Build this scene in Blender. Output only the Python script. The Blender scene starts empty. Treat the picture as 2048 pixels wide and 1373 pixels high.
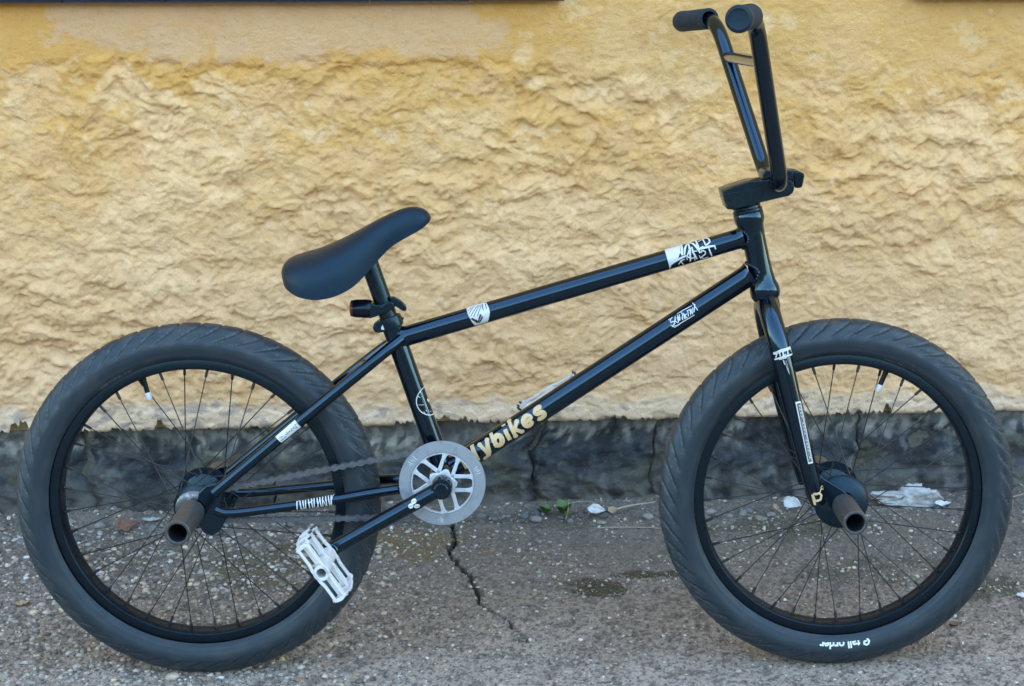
import bpy, bmesh, math, random
import numpy as np
from mathutils import Vector, Matrix
R = math.radians
random.seed(4)
rng = np.random.default_rng(7)
scn = bpy.context.scene
COL = scn.collection

# ---------------------------------------------------------------- camera
cam_d = bpy.data.cameras.new('camera')
cam = bpy.data.objects.new('camera', cam_d)
COL.objects.link(cam)
cam_d.sensor_width = 36
cam_d.lens = 59.669
cam_d.shift_x = -0.07697
cam_d.shift_y = 0.03634
cam_d.clip_start = 0.05
cam_d.clip_end = 400
LEAN = R(9)
B2W = Matrix(((1, 0, 0, 0), (0, math.sin(LEAN), -math.cos(LEAN), 0), (0, math.cos(LEAN), math.sin(LEAN), 0.23*math.cos(LEAN)+0.0262), (0, 0, 0, 1)))
CAMB = Matrix([[0.999326,0.008041,-0.035817,0.47477],[-0.000592,0.979115,0.203306,0.664428],[0.036704,-0.203148,0.97846,2.370778],[0,0,0,1]])
cam.matrix_world = B2W @ CAMB
scn.camera = cam

# ---------------------------------------------------------------- world, sun, exposure
SUN = Vector((0.35, 0.60, 0.75)).normalized()
W = bpy.data.worlds.new('World')
scn.world = W
W.use_nodes = True
nt = W.node_tree
bg = nt.nodes['Background']
sky = nt.nodes.new('ShaderNodeTexSky')
sky.sky_type = 'NISHITA'
sky.sun_disc = False
sky.sun_elevation = math.asin(SUN.z)
sky.sun_rotation = math.atan2(SUN.x, SUN.y)
sky.air_density = 2.0
sky.dust_density = 0.0
sky.ozone_density = 1.0
nt.links.new(sky.outputs[0], bg.inputs[0])
bg.inputs[1].default_value = 0.15
sl = bpy.data.lights.new('sun', 'SUN')
sl.energy = 3.0
sl.angle = R(0.5)
sl.color = (1.0, 0.93, 0.82)
so = bpy.data.objects.new('sun', sl)
COL.objects.link(so)
so.rotation_euler = SUN.to_track_quat('Z', 'Y').to_euler()
vs = scn.view_settings
vs.view_transform = 'Standard'
vs.look = 'None'
vs.gamma = 1
vs.use_curve_mapping = False
vs.exposure = 2.6
scn.cycles.max_bounces = 6
scn.cycles.use_denoising = True

# ---------------------------------------------------------------- noise
_p = np.random.default_rng(11).permutation(256)
_p = np.concatenate([_p, _p, _p])
_g = np.array([(math.cos(a), math.sin(a)) for a in np.linspace(0, 2*math.pi, 16, endpoint=False)])
def perlin(x, y, seed=0):
    x = x + seed*17.31; y = y + seed*9.77
    xi = np.floor(x).astype(int); yi = np.floor(y).astype(int)
    xf = x-xi; yf = y-yi
    xi &= 255; yi &= 255
    u = xf*xf*xf*(xf*(xf*6-15)+10); v = yf*yf*yf*(yf*(yf*6-15)+10)
    def gr(ix, iy, dx, dy):
        h = _p[_p[ix]+iy] & 15
        return _g[h, 0]*dx+_g[h, 1]*dy
    a = gr(xi, yi, xf, yf); b = gr(xi+1, yi, xf-1, yf)
    c = gr(xi, yi+1, xf, yf-1); d = gr(xi+1, yi+1, xf-1, yf-1)
    return ((a+(b-a)*u)+((c+(d-c)*u)-(a+(b-a)*u))*v)*1.5
def fbm(x, y, seed=0, o=4, g=.5):
    s = 0; a = 1; f = 1
    for i in range(o):
        s = s+a*perlin(x*f, y*f, seed+i*3); a *= g; f *= 2.03
    return s
def sst(a, b, x):
    t = np.clip((x-a)/(b-a), 0, 1)
    return t*t*(3-2*t)
def mixc(c, col, m):
    return c*(1-m[..., None])+np.array(col)*m[..., None]

# ---------------------------------------------------------------- materials
def mat(name, col, rough=.5, metal=0., spec=.5, coat=0., noise=None, bump=None, attr=None, rvar=0., tint=None):
    m = bpy.data.materials.new(name)
    m.use_nodes = True
    n = m.node_tree.nodes; l = m.node_tree.links
    b = n['Principled BSDF']
    b.inputs['Base Color'].default_value = (*col, 1)
    b.inputs['Roughness'].default_value = rough
    b.inputs['Metallic'].default_value = metal
    b.inputs['Specular IOR Level'].default_value = spec
    b.inputs['Coat Weight'].default_value = coat
    b.inputs['Coat Roughness'].default_value = .06
    if tint: b.inputs['Specular Tint'].default_value = (*tint, 1)  # reflection colour; bluish values paint in extra sky blue
    tc = n.new('ShaderNodeTexCoord')
    def nz(scale, det=4, rgh=.6, stretch=None):
        t = n.new('ShaderNodeTexNoise')
        t.inputs['Scale'].default_value = scale; t.inputs['Detail'].default_value = det; t.inputs['Roughness'].default_value = rgh
        if stretch:
            mp = n.new('ShaderNodeMapping'); mp.inputs['Scale'].default_value = stretch
            l.new(tc.outputs['Object'], mp.inputs['Vector']); l.new(mp.outputs[0], t.inputs['Vector'])
        else:
            l.new(tc.outputs['Object'], t.inputs['Vector'])
        return t
    src = None
    if attr:
        a = n.new('ShaderNodeAttribute'); a.attribute_name = attr
        src = a.outputs['Color']
    if noise:
        for (scale, c2, lo, hi) in noise:
            t = nz(scale, 6, .65)
            rp = n.new('ShaderNodeMapRange')
            rp.inputs['From Min'].default_value = lo; rp.inputs['From Max'].default_value = hi
            l.new(t.outputs['Fac'], rp.inputs['Value'])
            mx = n.new('ShaderNodeMix'); mx.data_type = 'RGBA'
            if src: l.new(src, mx.inputs['A'])
            else: mx.inputs['A'].default_value = (*col, 1)
            mx.inputs['B'].default_value = (*c2, 1)
            l.new(rp.outputs[0], mx.inputs['Factor'])
            src = mx.outputs['Result']
    if src: l.new(src, b.inputs['Base Color'])
    if rvar:
        t = nz(60, 5, .7)
        rp = n.new('ShaderNodeMapRange'); rp.inputs['To Min'].default_value = max(.02, rough-rvar); rp.inputs['To Max'].default_value = rough+rvar
        rp.inputs['From Min'].default_value = .3; rp.inputs['From Max'].default_value = .7
        l.new(t.outputs['Fac'], rp.inputs['Value']); l.new(rp.outputs[0], b.inputs['Roughness'])
    if bump:
        prev = None
        for (scale, dist, det) in bump:
            t = nz(scale, det, .65)
            bp = n.new('ShaderNodeBump'); bp.inputs['Distance'].default_value = dist; bp.inputs['Strength'].default_value = 1
            l.new(t.outputs['Fac'], bp.inputs['Height'])
            if prev: l.new(prev, bp.inputs['Normal'])
            prev = bp.outputs[0]
        l.new(prev, b.inputs['Normal'])
    return m
M = {}
M['plaster'] = mat('plaster', (.5, .38, .2), .88, spec=.25, attr='Col', noise=[(160, (.36, .27, .15), .56, .9), (420, (.66, .58, .42), .62, .95)], bump=[(80, .0035, 7), (380, .0018, 4)])
M['stone'] = mat('plinth paint', (.04, .045, .055), .75, spec=.35, attr='Col', noise=[(55, (.085, .09, .08), .5, .8), (240, (.13, .135, .135), .6, .85)], bump=[(45, .006, 8), (260, .0016, 5)])
M['asphalt'] = mat('asphalt', (.1, .1, .1), .85, spec=.3, attr='Col', noise=[(230, (.10, .085, .075), .52, .68), (300, (.48, .42, .38), .58, .72), (560, (.50, .47, .44), .68, .8)], bump=[(220, .006, 5), (600, .003, 3)])
M['pebble'] = mat('gravel stones', (.2, .2, .2), .75, attr='Col', noise=[(500, (.12, .11, .1), .5, .8)], bump=[(600, .0008, 3)])
M['paint'] = mat('gloss black paint', (.0012, .0025, .005), .12, spec=.85, tint=(.40, .69, 1), rvar=.04, noise=[(140, (.02, .02, .022), .62, .8)])  # blue base and tint put extra sky reflection into the black paint
M['satin'] = mat('satin black', (.003, .006, .011), .26, spec=.5, tint=(.5, .8, 1), rvar=.07, noise=[(90, (.018, .023, .03), .58, .8)])
M['rubber'] = mat('tyre rubber', (.008, .019, .034), .46, spec=.42, tint=(.72, .9, 1), rvar=.1, attr='Col', noise=[(200, (.07, .07, .07), .70, .9)], bump=[(500, .0003, 3)])  # bluish base and tint paint sky reflection into the rubber
M['grip'] = mat('grip rubber', (.009, .016, .026), .6, spec=.4, tint=(.5, .8, 1), rvar=.08, bump=[(900, .0006, 2)])
M['leather'] = mat('saddle vinyl', (.003, .011, .023), .44, spec=.36, tint=(.5, .8, 1), rvar=.06, bump=[(700, .0003, 3), (60, .0006, 4)])  # navy base and tint paint sky reflection into the vinyl
M['rim'] = mat('rim anodised black', (.004, .006, .010), .30, spec=.36, tint=(.5, .8, 1), rvar=.06, noise=[(120, (.02, .018, .016), .6, .8)])
M['spoke'] = mat('spoke steel', (.02, .02, .021), .35, metal=.3)
M['peg'] = mat('peg phosphate steel', (.055, .058, .062), .42, metal=.3, rvar=.1, noise=[(60, (.10, .094, .088), .5, .75), (200, (.2, .19, .18), .68, .85)], bump=[(300, .0003, 3)])
M['plastic'] = mat('hub guard plastic', (.003, .009, .018), .44, spec=.45, tint=(.5, .8, 1), rvar=.08, noise=[(70, (.03, .03, .032), .6, .8)])
M['alu'] = mat('grey alloy', (.56, .60, .65), .36, metal=.3, rvar=.1, noise=[(90, (.34, .37, .41), .5, .78), (260, (.62, .65, .68), .66, .85)])
M['chain'] = mat('chain steel', (.13, .14, .155), .28, metal=.45, rvar=.1, noise=[(200, (.04, .038, .035), .5, .75)])
M['guard'] = mat('anodised guard ring', (.27, .30, .335), .40, metal=.3, rvar=.1, noise=[(80, (.15, .175, .20), .5, .78), (260, (.40, .43, .46), .68, .85)])
M['steel'] = mat('bolt steel', (.11, .115, .125), .3, metal=.7, noise=[(90, (.3, .31, .33), .55, .7)])
M['white'] = mat('white pedal nylon', (.66, .67, .69), .42, spec=.5, noise=[(70, (.45, .47, .5), .6, .85), (300, (.2, .2, .2), .72, .85)], bump=[(400, .0004, 3)])
_w = M['white'].node_tree.nodes['Principled BSDF']; _w.inputs['Transmission Weight'].default_value = .10; _w.inputs['Roughness'].default_value = .26
M['sticker'] = mat('white sticker vinyl', (.56, .57, .58), .38, spec=.5, noise=[(300, (.34, .35, .36), .58, .85)])
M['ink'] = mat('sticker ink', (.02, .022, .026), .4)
M['gold'] = mat('gold transfer', (.56, .40, .21), .40, metal=.0, noise=[(150, (.46, .32, .15), .55, .85)])
M['pale'] = mat('pale tyre print', (.62, .66, .66), .6)
M['dimprint'] = mat('worn tyre moulding', (.13, .135, .14), .6)
M['red'] = mat('red lens', (.09, .012, .010), .15, spec=.6)
M['blackglass'] = mat('lamp housing', (.003, .004, .007), .25, spec=.4, tint=(.5, .8, 1))
M['tile'] = mat('glazed navy tile', (.022, .03, .055), .16, spec=.55, rvar=.05, noise=[(35, (.035, .045, .075), .5, .8)], bump=[(60, .0005, 3)])
M['grout'] = mat('white grout', (.72, .72, .70), .85, noise=[(200, (.45, .44, .42), .55, .8)])
M['leafg'] = mat('weed leaf', (.075, .13, .035), .55, noise=[(120, (.11, .16, .05), .5, .75)])
M['dry'] = mat('dry leaf', (.36, .25, .14), .7, noise=[(90, (.2, .12, .06), .5, .75)])
M['russet'] = mat('russet leaf', (.17, .085, .055), .7, noise=[(90, (.08, .045, .03), .5, .75)])
M['paper'] = mat('pale scrap', (.55, .55, .55), .7, noise=[(80, (.5, .49, .48), .5, .8)])
M['mortar'] = mat('mortar lump', (.40, .40, .40), .9, noise=[(60, (.27, .26, .25), .45, .7), (260, (.5, .5, .49), .6, .8)], bump=[(120, .003, 5)])
M['twig'] = mat('twig', (.34, .28, .2), .8, noise=[(150, (.2, .15, .1), .5, .8)])
M['moss'] = mat('moss', (.05, .045, .02), .9, noise=[(120, (.035, .05, .018), .5, .75)])

# ---------------------------------------------------------------- mesh helpers
def link(name, me, m, parent=None, smooth=True):
    o = bpy.data.objects.new(name, me)
    COL.objects.link(o)
    if m is not None: me.materials.append(m)
    if parent: o.parent = parent
    if smooth: me.polygons.foreach_set('use_smooth', np.ones(len(me.polygons), bool))
    return o
def tag(o, label, cat=None, group=None, kind=None):
    if label: o['label'] = label
    if cat: o['category'] = cat
    if group: o['group'] = group
    if kind: o['kind'] = kind
    return o
class MB:
    def __init__(s): s.v = []; s.f = []
    def add(s, v, f):
        k = len(s.v); s.v += [tuple(p) for p in v]; s.f += [tuple(i+k for i in q) for q in f]; return s
    def mesh(s, name):
        me = bpy.data.meshes.new(name); me.from_pydata(s.v, [], s.f); me.update(); return me
    def build(s, name, m, parent=None, sharp=40):
        me = s.mesh(name)
        o = link(name, me, m, parent)
        if sharp: me.set_sharp_from_angle(angle=R(sharp))
        return o
def frames(pts):
    pts = [Vector(p) for p in pts]
    T = []
    for i in range(len(pts)):
        a = pts[max(i-1, 0)]; b = pts[min(i+1, len(pts)-1)]
        T.append((b-a).normalized())
    n = T[0].orthogonal().normalized()
    N = []
    for t in T:
        n = (n-t*n.dot(t)).normalized(); N.append(n.copy())
    return pts, T, N
def tube(pts, rad, seg=24, caps=True):
    pts, T, N = frames(pts)
    if not hasattr(rad, '__len__'): rad = [rad]*len(pts)
    v = []; f = []
    for p, t, n, r in zip(pts, T, N, rad):
        b = t.cross(n)
        for k in range(seg):
            a = 2*math.pi*k/seg
            v.append(p+(n*math.cos(a)+b*math.sin(a))*r)
    for i in range(len(pts)-1):
        for k in range(seg):
            k2 = (k+1) % seg
            f.append((i*seg+k, i*seg+k2, (i+1)*seg+k2, (i+1)*seg+k))
    if caps:
        f.append(tuple(range(seg-1, -1, -1))); f.append(tuple((len(pts)-1)*seg+k for k in range(seg)))
    return v, f
def fillet(pts, rad, n=6):
    pts = [Vector(p) for p in pts]
    out = [pts[0]]
    for i in range(1, len(pts)-1):
        a, b, c = pts[i-1], pts[i], pts[i+1]
        d1 = min(rad, (a-b).length*.48); d2 = min(rad, (c-b).length*.48)
        p0 = b+(a-b).normalized()*d1; p2 = b+(c-b).normalized()*d2
        for k in range(n+1):
            t = k/n
            out.append(p0*(1-t)**2+b*2*t*(1-t)+p2*t*t)
    out.append(pts[-1])
    return out
def dense(a, b, n):
    a, b = Vector(a), Vector(b)
    return [a.lerp(b, i/n) for i in range(n+1)]
def lathe(prof, axis_o, axis_d, seg=48, close=False):
    o = Vector(axis_o); d = Vector(axis_d).normalized(); n = d.orthogonal().normalized(); b = d.cross(n)
    v = []; f = []
    for (r, h) in prof:
        for k in range(seg):
            a = 2*math.pi*k/seg
            v.append(o+d*h+(n*math.cos(a)+b*math.sin(a))*r)
    m = len(prof)
    for i in range(m if close else m-1):
        j = (i+1) % m
        for k in range(seg):
            k2 = (k+1) % seg
            f.append((i*seg+k, i*seg+k2, j*seg+k2, j*seg+k))
    return v, f
def bm_obj(name, bm, m, parent=None, sharp=22):
    me = bpy.data.meshes.new(name)
    bmesh.ops.recalc_face_normals(bm, faces=bm.faces)
    bm.to_mesh(me); bm.free()
    o = link(name, me, m, parent)
    if sharp: me.set_sharp_from_angle(angle=R(sharp))
    return o
def prism_bm(poly, z0, z1, bev=.0015, bm=None, xf=None):
    """extruded outline with bevelled rims; xf maps (x, y, z) to a point"""
    b2 = bmesh.new()
    lo = [b2.verts.new((x, y, z0)) for x, y in poly]; hi = [b2.verts.new((x, y, z1)) for x, y in poly]
    b2.faces.new(lo[::-1]); b2.faces.new(hi)
    n = len(poly)
    for i in range(n): b2.faces.new((lo[i], lo[(i+1) % n], hi[(i+1) % n], hi[i]))
    bmesh.ops.recalc_face_normals(b2, faces=b2.faces)
    if bev: bmesh.ops.bevel(b2, geom=list(b2.edges), offset=bev, segments=2, affect='EDGES', profile=.5)
    if xf:
        for v in b2.verts: v.co = xf(*v.co)
    if bm is None: return b2
    me = bpy.data.meshes.new('tmp'); b2.to_mesh(me); b2.free(); bm.from_mesh(me); bpy.data.meshes.remove(me)
    return bm
def box_bm(bm, c, sx, sy, sz, ex, ey, ez, bev=.0012):
    c = Vector(c); ex, ey, ez = Vector(ex), Vector(ey), Vector(ez)
    return prism_bm([(-sx/2, -sy/2), (sx/2, -sy/2), (sx/2, sy/2), (-sx/2, sy/2)], -sz/2, sz/2, bev, bm, lambda x, y, z: c+ex*x+ey*y+ez*z)
def grid_mesh(name, V, nu, nv, col=None):
    me = bpy.data.meshes.new(name)
    idx = np.arange(nu*nv).reshape(nu, nv)
    q = np.stack([idx[:-1, :-1], idx[1:, :-1], idx[1:, 1:], idx[:-1, 1:]], -1).reshape(-1, 4)
    me.vertices.add(nu*nv); me.vertices.foreach_set('co', V.reshape(-1).astype(np.float32))
    me.loops.add(q.size); me.loops.foreach_set('vertex_index', q.reshape(-1).astype(np.int32))
    me.polygons.add(len(q)); me.polygons.foreach_set('loop_start', np.arange(0, q.size, 4, dtype=np.int32))
    me.update(calc_edges=True); me.validate()
    if col is not None:
        a = me.color_attributes.new('Col', 'FLOAT_COLOR', 'POINT')
        c4 = np.ones((nu*nv, 4), np.float32); c4[:, :3] = np.clip(col.reshape(-1, 3), 0.003, .9)
        a.data.foreach_set('color', c4.reshape(-1))
    return me
# flat decals bent onto a surface: 2D bmesh (x, y, tiny z) -> surf(u, v, off)
def strip2d(bm, pts, w, z):
    pts = [Vector((p[0], p[1])) for p in pts]
    L = []; Rr = []
    n = len(pts)
    for i, p in enumerate(pts):
        t = (pts[min(i+1, n-1)]-pts[max(i-1, 0)])
        if t.length < 1e-9: t = Vector((1, 0))
        t.normalize(); nn = Vector((-t.y, t.x))
        ww = w/2*(1 if 0 < i < n-1 else .7)
        L.append(bm.verts.new((p.x+nn.x*ww, p.y+nn.y*ww, z))); Rr.append(bm.verts.new((p.x-nn.x*ww, p.y-nn.y*ww, z)))
    for i in range(n-1):
        try: bm.faces.new((L[i], Rr[i], Rr[i+1], L[i+1]))
        except ValueError: pass
def poly2d(bm, pts, z=0):
    vs_ = [bm.verts.new((p[0], p[1], z)) for p in pts]
    f = bm.faces.new(vs_)
    bmesh.ops.triangulate(bm, faces=[f])
def ell2d(bm, cx, cy, rx, ry, ang=0, z=0, n=20):
    c, s = math.cos(ang), math.sin(ang)
    poly2d(bm, [(cx+rx*math.cos(t)*c-ry*math.sin(t)*s, cy+rx*math.cos(t)*s+ry*math.sin(t)*c) for t in [2*math.pi*k/n for k in range(n)]], z)
def text2d(bm, txt, width, height=None, org=(0, 0), fat=.0, space=1., shear=0., z=0):
    cu = bpy.data.curves.new('lettering', 'FONT')
    cu.body = txt; cu.size = 1; cu.offset = fat; cu.space_character = space; cu.shear = shear; cu.resolution_u = 4
    o = bpy.data.objects.new('lettering', cu); COL.objects.link(o)
    dg = bpy.context.evaluated_depsgraph_get()
    me = bpy.data.meshes.new_from_object(o.evaluated_get(dg))
    bpy.data.objects.remove(o); bpy.data.curves.remove(cu)
    xs = [v.co.x for v in me.vertices]; ys = [v.co.y for v in me.vertices]
    sx = width/(max(xs)-min(xs)); sy = (height/(max(ys)-min(ys))) if height else sx
    for v in me.vertices: v.co = ((v.co.x-min(xs))*sx+org[0], (v.co.y-min(ys))*sy+org[1], z)
    bm.from_mesh(me); bpy.data.meshes.remove(me)
def decal(name, bm, surf, m, parent, du=None, dv=.0016, base=.00035):
    def cut(ax, step):
        c = [v.co[ax] for v in bm.verts]
        k0 = math.ceil(min(c)/step); k1 = math.floor(max(c)/step)
        for k in range(k0, k1+1):
            co = Vector((0, 0, 0)); no = Vector((0, 0, 0)); co[ax] = k*step+1e-6; no[ax] = 1
            bmesh.ops.bisect_plane(bm, geom=bm.verts[:]+bm.edges[:]+bm.faces[:], plane_co=co, plane_no=no)
    if dv: cut(1, dv)
    if du: cut(0, du)
    for v in bm.verts: v.co = surf(v.co.x, v.co.y, base+v.co.z)
    me = bpy.data.meshes.new(name)
    bm.normal_update(); bm.to_mesh(me); bm.free()
    o = link(name, me, m, parent)
    return o
def cylsurf(A, B, r):
    A = Vector(A); t = (Vector(B)-A).normalized(); n = Vector((0, .2, 1)); n = (n-t*n.dot(t)).normalized(); b = n.cross(t)
    return lambda u, v, o: A+t*u+(n*math.cos(v/r)+b*math.sin(v/r))*(r+o)

# ================================================================ SETTING
# ---- ground
def build_ground():
    def axis(lo, hi, st, ext, k):
        a = np.arange(lo, hi+st/2, st)
        g = st*np.cumsum(1.16**np.arange(1, k))
        g = g[g < ext]
        return np.concatenate([(lo-g)[::-1], a, hi+g])
    X = axis(-.55, 1.5, .0028, 120, 75); Y = axis(-.2, .56, .0028, 120, 75)
    x, y = np.meshgrid(X, Y, indexing='ij')
    near = np.exp(-np.maximum(0, np.hypot(np.maximum(0, np.abs(x-.47)-1.2), np.maximum(0, np.abs(y-.2)-.5)))*1.2)
    left = 1-sst(.1, .55, x+.12*fbm(x*5, y*5, 3))
    h = .006*fbm(x*2.2, y*2.2, 1, 3)+.0022*fbm(x*22, y*22, 5, 3)*(1+.5*left)+.0016*np.abs(fbm(x*95, y*95, 9, 2))*(1+.7*left)
    h += .0012*fbm(x*170, y*170, 12, 2)
    h = h*near-.002
    for cx, cy in ((0, -.04), (.919, -.04)):                   # worn flat where the tyres stand
        w = np.exp(-(((x-cx)/.10)**2+((y-cy)/.05)**2))
        h = h*(1-w)+(-.0012)*w
    h += .016*sst(.34, .52, y)*near*(.6+.5*fbm(x*9, y*9, 21, 3))   # silt heaped against the wall foot
    added_bank = sst(9, 20, -y)  # unseen rise added behind the camera to block the bright horizon
    h = h+added_bank*(6.5+1.2*fbm(x*.12, y*.12, 201, 3))
    # crack
    cp = np.array([(.338, .44), (.345, .385), (.335, .335), (.352, .29), (.372, .25), (.388, .195), (.394, .15), (.43, .105), (.452, .07), (.47, .03)])
    dist = np.full(x.shape, 9.); tt = np.zeros(x.shape)
    msk = (x > .2) & (x < .6) & (y > -.05) & (y < .5)
    xm = x[msk]+.006*fbm(x[msk]*60, y[msk]*60, 31, 3); ym = y[msk]
    dm = np.full(xm.shape, 9.); tm = np.zeros(xm.shape)
    for i in range(len(cp)-1):
        a, b = cp[i], cp[i+1]; ab = b-a
        t = np.clip(((xm-a[0])*ab[0]+(ym-a[1])*ab[1])/(ab@ab), 0, 1)
        d = np.hypot(xm-a[0]-t*ab[0], ym-a[1]-t*ab[1])
        u = d < dm; dm = np.where(u, d, dm); tm = np.where(u, (i+t)/(len(cp)-1), tm)
    dist[msk] = dm; tt[msk] = tm
    wid = .0062*(1-.75*sst(.45, 1, tt))*(.7+.5*np.abs(fbm(x*40, y*40, 33, 2)))
    gro = 1-sst(.35, 1., dist/np.maximum(wid, 1e-4))
    h -= .016*gro*(1-.6*sst(.5, 1, tt))
    # colour: the material's own tones (bitumen, worn stone, silt, moss)
    c = np.ones(x.shape+(3,))*np.array([.285, .245, .205])
    n1 = fbm(x*6, y*6, 41, 4); n2 = fbm(x*35, y*35, 44, 4); n3 = fbm(x*130, y*130, 47, 2)
    c = mixc(c, (.37, .32, .275), sst(-.1, .6, n1+.75*(1-sst(-.1, .16, y))))
    c = mixc(c, (.155, .135, .115), sst(.1, .6, n2)*.8)
    c = mixc(c, (.45, .39, .32), sst(.25, .7, n3+.15*left)*.75)
    c = mixc(c, (.045, .042, .04), sst(.2, .6, -n3)*.75)
    silt = sst(.02, .40, y+.07*n1+.03*n2)
    c = mixc(c, (.105, .097, .083), silt*.72)
    def blob(cx, cy, rx, ry, col, k, s):
        nonlocal c
        q = ((x-cx)/rx)**2+((y-cy)/ry)**2+.9*fbm(x*14, y*14, s, 3)+.5*fbm(x*60, y*60, s+5, 2)
        c = mixc(c, col, k*(1-sst(.5, 1.2, q)))
    blob(.22, .36, .17, .06, (.16, .115, .05), .8, 51)
    blob(.04, .3, .13, .1, (.085, .08, .035), .65, 55); blob(-.2, .33, .12, .06, (.09, .075, .045), .5, 69)
    blob(.57, .2, .06, .035, (.055, .042, .025), .85, 57); blob(.68, .25, .08, .012, (.055, .042, .02), .85, 59)
    blob(.9, .42, .14, .05, (.062, .06, .03), .6, 61); blob(1.2, .18, .08, .04, (.05, .055, .025), .7, 63)
    blob(1.05, .25, .15, .05, (.055, .055, .035), .5, 65); blob(.35, .45, .3, .03, (.06, .055, .04), .5, 67)
    c = c*np.array([1.38, 1.28, 1.24])
    c = mixc(c, (.012, .011, .011), gro)
    c = mixc(c, (.028, .036, .016), sst(8.2, 9.4, -y+.5*fbm(x*.7, y*.7, 203, 3)))  # dark green cover of the added bank
    V = np.stack([x, y, h], -1)
    me = grid_mesh('ground', V, len(X), len(Y), c)
    o = link('ground', me, M['asphalt'])
    o['kind'] = 'structure'; o['label'] = 'cracked grey asphalt pavement with worn stones showing'
    return X, Y, h
GX, GY, GH = build_ground()
def gz(x, y):
    i = min(max(int(np.searchsorted(GX, x)), 0), len(GX)-1); j = min(max(int(np.searchsorted(GY, y)), 0), len(GY)-1)
    return float(GH[i, j])

# ---- loose stones set in the asphalt
def build_gravel():
    t = (1+5**.5)/2
    ico = np.array([(-1, t, 0), (1, t, 0), (-1, -t, 0), (1, -t, 0), (0, -1, t), (0, 1, t), (0, -1, -t), (0, 1, -t), (t, 0, -1), (t, 0, 1), (-t, 0, -1), (-t, 0, 1)], float)/math.hypot(1, t)
    fc = np.array([(0, 11, 5), (0, 5, 1), (0, 1, 7), (0, 7, 10), (0, 10, 11), (1, 5, 9), (5, 11, 4), (11, 10, 2), (10, 7, 6), (7, 1, 8), (3, 9, 4), (3, 4, 2), (3, 2, 6), (3, 6, 8), (3, 8, 9), (4, 9, 5), (2, 4, 11), (6, 2, 10), (8, 6, 7), (9, 8, 1)])
    n = 22000
    px = rng.uniform(-.55, 1.5, n*2); py = rng.uniform(-.2, .53, n*2)
    d = .42+.75*(1-np.clip((px-.0)/.5, 0, 1))*(py < .42)+.25*fbm(px*5, py*5, 71, 3)
    k = rng.random(n*2) < d
    px, py = px[k][:n], py[k][:n]; n = len(px)
    s = .0010+.0028*rng.random(n)**3.0*(1+.7*(px < .25))
    big = rng.random(n) < .012
    s = np.where(big, s*1.7, s)
    V = ico[None]*(s[:, None, None])*rng.uniform(.65, 1.35, (n, 12, 1))*np.stack([rng.uniform(.8, 1.4, n), rng.uniform(.8, 1.2, n), rng.uniform(.45, .8, n)], -1)[:, None, :]
    a = rng.uniform(0, 6.28, n); ca, sa = np.cos(a)[:, None], np.sin(a)[:, None]
    V[..., 0], V[..., 1] = V[..., 0]*ca-V[..., 1]*sa, V[..., 0]*sa+V[..., 1]*ca
    ii = np.clip(np.searchsorted(GX, px), 0, len(GX)-1); jj = np.clip(np.searchsorted(GY, py), 0, len(GY)-1)
    z = GH[ii, jj]
    V[..., 0] += px[:, None]; V[..., 1] += py[:, None]; V[..., 2] += (z+s*.1)[:, None]
    base = np.array([(.37, .32, .275), (.22, .195, .17), (.50, .40, .29), (.13, .115, .10), (.30, .21, .14), (.52, .49, .46), (.36, .33, .30)])
    ci = rng.choice(len(base), n, p=[.26, .24, .1, .2, .09, .05, .06])
    col = base[ci]*rng.uniform(.75, 1.2, (n, 1))
    F = (fc[None]+(np.arange(n)*12)[:, None, None]).reshape(-1, 3)
    me = bpy.data.meshes.new('gravel')
    me.vertices.add(n*12); me.vertices.foreach_set('co', V.reshape(-1).astype(np.float32))
    me.loops.add(F.size); me.loops.foreach_set('vertex_index', F.reshape(-1).astype(np.int32))
    me.polygons.add(len(F)); me.polygons.foreach_set('loop_start', np.arange(0, F.size, 3, dtype=np.int32))
    me.update(calc_edges=True)
    at = me.color_attributes.new('Col', 'FLOAT_COLOR', 'POINT')
    c4 = np.ones((n, 12, 4), np.float32); c4[..., :3] = col[:, None, :]
    at.data.foreach_set('color', c4.reshape(-1))
    o = link('gravel', me, M['pebble'], smooth=False)
    tag(o, 'small loose stones bedded in the worn asphalt', 'gravel', kind='stuff')
build_gravel()

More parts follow.
